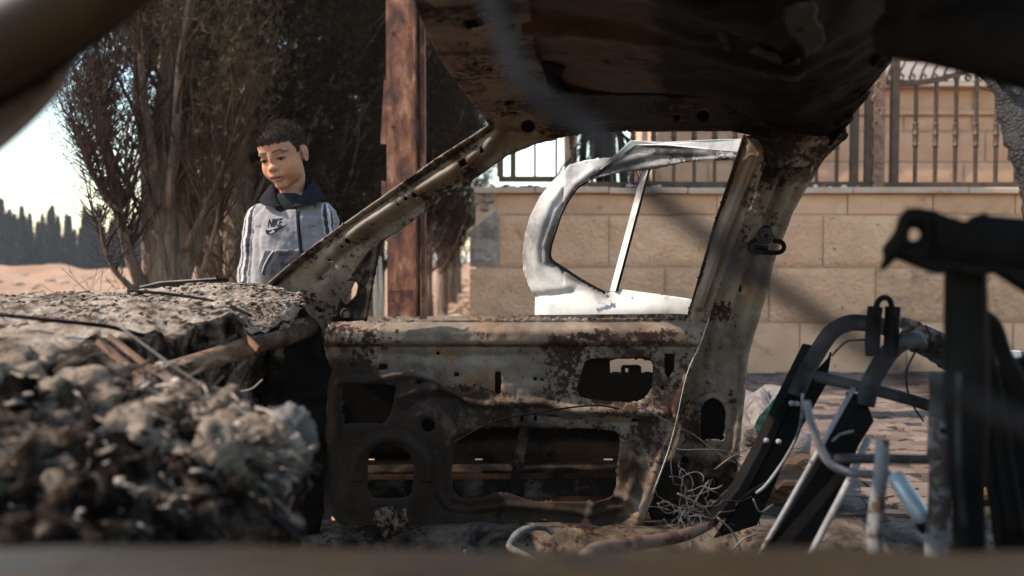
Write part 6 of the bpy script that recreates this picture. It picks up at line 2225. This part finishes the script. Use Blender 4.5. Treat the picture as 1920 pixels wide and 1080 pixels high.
for k, (u, v_, y, a, b, lt) in enumerate(_lumps):
    c = P(u, v_, y)
    v, f = lump((c.x, y, c.z), (a, a * .9, b), 20 + k, 4, .30, 2.2)
    if k == 0:
        v, f = lump((c.x, y, c.z), (a, a * .9, b), 20, 4, .30, 2.6)
        gl = MB().add(v, f).build('ash_lump', simple('grey_ash_lump', (.045, .042, .04), (.15, .143, .137), 16, .95, .8, 60, .008), smooth=True)
        tag(gl, 'rounded pale grey ash lump at the right tip of the debris', 'debris')
    else:
        (ml if lt else md).add(v, f)
tag(ml.build('pale_debris', M_ASH, smooth=True), 'pale melted clumps of the burnt interior at the lower left', 'debris', kind='stuff')
tag(md.build('dark_debris', M_ASHD, smooth=True), 'dark charred clumps of the burnt interior at the lower left', 'debris', kind='stuff')
# fibres and bits sticking out of the clumps
_m = MB()
_r = random.Random(41)
for k in range(240):
    u, v_, y, a, b, lt = _lumps[_r.randrange(2, len(_lumps))]
    p = P(u + _r.gauss(0, 45), v_ + _r.gauss(-14, 34), y - .02)
    d = Vector((_r.uniform(-1, 1), _r.uniform(-.7, .3), _r.uniform(-.6, .8))).normalized()
    _m.tube([p, p + d * _r.uniform(.02, .05), p + d * _r.uniform(.05, .09) + Vector((0, 0, -.02))], _r.choice((.0004, .0006, .0008, .0011)), 4)
tag(_m.build('fibres', M_HOSE, smooth=True), 'ash coated fibres sticking out of the clumps', 'debris', kind='stuff')
# separate sticks, strips and wires over the heap
M_STICK = simple('pale_strip', (.17, .14, .115), (.32, .28, .24), 20, .8, .3)
for pts, ys, w, mt, nm, lab in (
        ([(205, 640), (300, 720), (370, 775), (450, 770)], [1.15, 1.1, 1.06, 1.05], 5, M_SOOT, 'thin_rod', 'thin dark rod sagging over the burnt dashboard'),
        ([(225, 612), (330, 690), (455, 770)], [1.2, 1.12, 1.05], 4, M_HOSE, 'thin_rod', 'long thin grey rod slanting across the dark gap under the dashboard beam'),
        ([(320, 790), (345, 805), (382, 835)], [1.0, .98, .96], 11, M_STICK, 'pale_strip', 'pale flat strip lying on the clumps'),
        ([(170, 785), (230, 775), (290, 745)], [1.02, 1.02, 1.05], 9, M_STICK, 'pale_strip', 'pale strip left of the clumps, slanting up'),
        ([(395, 575), (440, 592), (462, 612)], [1.72, 1.68, 1.62], 7, M_SOOT, 'burnt_cable', 'short black cable bending down at the front of the ash bed'),
        ([(0, 590), (90, 600), (200, 612), (270, 630)], [1.38, 1.38, 1.4, 1.42], 8, M_SOOT, 'burnt_cable', 'black cable lying along the front left of the ash bed'),
        ([(240, 545), (330, 553), (420, 570), (470, 592)], [1.9, 1.85, 1.78, 1.7], 6, M_SOOT, 'burnt_cable', 'long black cable lying across the ash bed'),
        ([(440, 735), (470, 730), (492, 712)], [1.5, 1.5, 1.5], 3, M_STICK, 'pale_thread', 'thin pale thread hanging in the dark gap under the beam'),
        ([(215, 832), (280, 880), (310, 900)], [.9, .9, .9], 7, M_SOOT, 'burnt_cable', 'black cable among the near clumps')):
    o = pxtube(MB(), pts, ys, w, 7, 4).build(nm, mt, smooth=True)
    tag(o, lab, 'cable' if 'cable' in nm else 'scrap')
wp = thing('wiper_blade', (P(340, 532, 2.16).x, 2.16, .8), 'black wiper arm with a pale edge lying along the scuttle before the tree', 'wiper')
MB().prism([P(255, 540, 2.16), P(300, 530, 2.17), P(420, 521, 2.2), P(424, 527, 2.2), P(392, 536, 2.18), P(300, 541, 2.16)], [p + Vector((0, .02, 0)) for p in (P(255, 540, 2.16), P(300, 530, 2.17), P(420, 521, 2.2), P(424, 527, 2.2), P(392, 536, 2.18), P(300, 541, 2.16))]).build('blade', M_PLATE, wp)
MB().tube([P(262, 538, 2.15), P(300, 529, 2.16), P(405, 522, 2.18)], .0025, 6).build('edge', M_STICK, wp)
for (u, v_, y) in ((520, 612, 1.86), (560, 606, 1.95), (310, 690, 1.38), (345, 685, 1.42)):
    c = P(u, v_, y)
    v, f = lump((c.x, y, c.z), (.022, .02, .010), int(u), 3, .4)
    o = MB().add(v, f).build('ash_crust', M_ASH, smooth=True)
    tag(o, 'pale ash crust sitting on the %s of the rusty dashboard beam' % {520: 'middle', 560: 'pillar end', 310: 'near end', 345: 'lower middle'}[u], 'ash')

# wire hanging across close to the lens
hw = MB()
hw.tube([P(u, v, y) for u, v, y in ((860, -120, .31), (930, 20, .30), (975, 140, .29), (1040, 210, .285), (1110, 250, .28), (1190, 335, .27), (1300, 425, .265), (1420, 515, .26), (1550, 605, .26), (1700, 705, .26), (1850, 770, .26), (2000, 830, .26))],
        [.0045, .0045, .0045, .0045, .0042, .0034, .0032, .0032, .0032, .0032, .0032, .0032], 8, smooth=4)
o = hw.build('hanging_wire', simple('sooty_wire', (.006, .0066, .0075), (.012, .013, .015), 40, .7, .3), smooth=True)
tag(o, 'blurred dark wire hanging across the view close to the lens', 'wire')

# scorched torn sheets and curls sticking out of the clumps
_r = random.Random(91)
_ts = [MB(), MB(), MB()]
_r = random.Random(91)
for k in range(190):
    u0_, v0_, y_, a_, b_, lt_ = _lumps[_r.randrange(1, len(_lumps))]
    u, v_ = u0_ + _r.gauss(0, 34), v0_ + _r.gauss(-16, 26)
    L, W = _r.uniform(16, 70), _r.uniform(2.5, 11)
    a = _r.choice((-.55, .6, .1)) + _r.uniform(-.5, .5)
    n = 8
    top, bot = [], []
    ph, cv_ = _r.uniform(0, 6), _r.uniform(-14, 14)
    for i in range(n):
        t = i / (n - 1)
        cu = u + (t - .5) * L * math.cos(a)
        cv = v_ + (t - .5) * L * math.sin(a) - cv_ * math.sin(t * 3.14)
        w = W * (.35 + .65 * math.sin(.3 + t * 2.5)) * _r.uniform(.7, 1.25)
        yy = y_ - .045 + .015 * math.sin(t * 5 + ph)
        top.append(P(cu, cv, yy))
        bot.append(P(cu + w * math.sin(a), cv + w * math.cos(a), yy - .008 * math.sin(ph)))
    _ts[(0, 0, 1, 2, 0)[k % 5]].add(top + bot, [(i, i + 1, n + i + 1, n + i) for i in range(n - 1)])
for m, mt, nm, lab in zip(_ts, (M_ASHTAN, M_ASH, M_SOOT), ('ash_scraps', 'charred_scraps', 'sooty_scraps'), ('ash covered torn scraps among the clumps', 'charred torn scraps among the clumps', 'soot black torn scraps among the clumps')):
    o = m.build(nm, mt, smooth=True)
    solid(o, .0018, 0)
    tag(o, lab, 'scrap', kind='stuff')
# ------------------------------------------------------------------ haze
_hz = MB().box((-1000, -400, -1.6), (1000, 1600, 9.6)).build('haze')
tag(_hz, 'thin dusty haze in the air', kind='stuff')
_hm = bpy.data.materials.new('haze_air')
_hm.use_nodes = True
_hm.node_tree.nodes.clear()
_ho = _hm.node_tree.nodes.new('ShaderNodeOutputMaterial')
_hv = _hm.node_tree.nodes.new('ShaderNodeVolumePrincipled')
_hv.inputs['Color'].default_value = (.93, .95, 1.0, 1)
_hv.inputs['Density'].default_value = .0007
_hm.node_tree.links.new(_hv.outputs[0], _ho.inputs['Volume'])
_hz.data.materials.append(_hm)
print('objects', len(SC.objects), 'tris', sum(len(o.data.polygons) for o in SC.objects if o.type == 'MESH'))
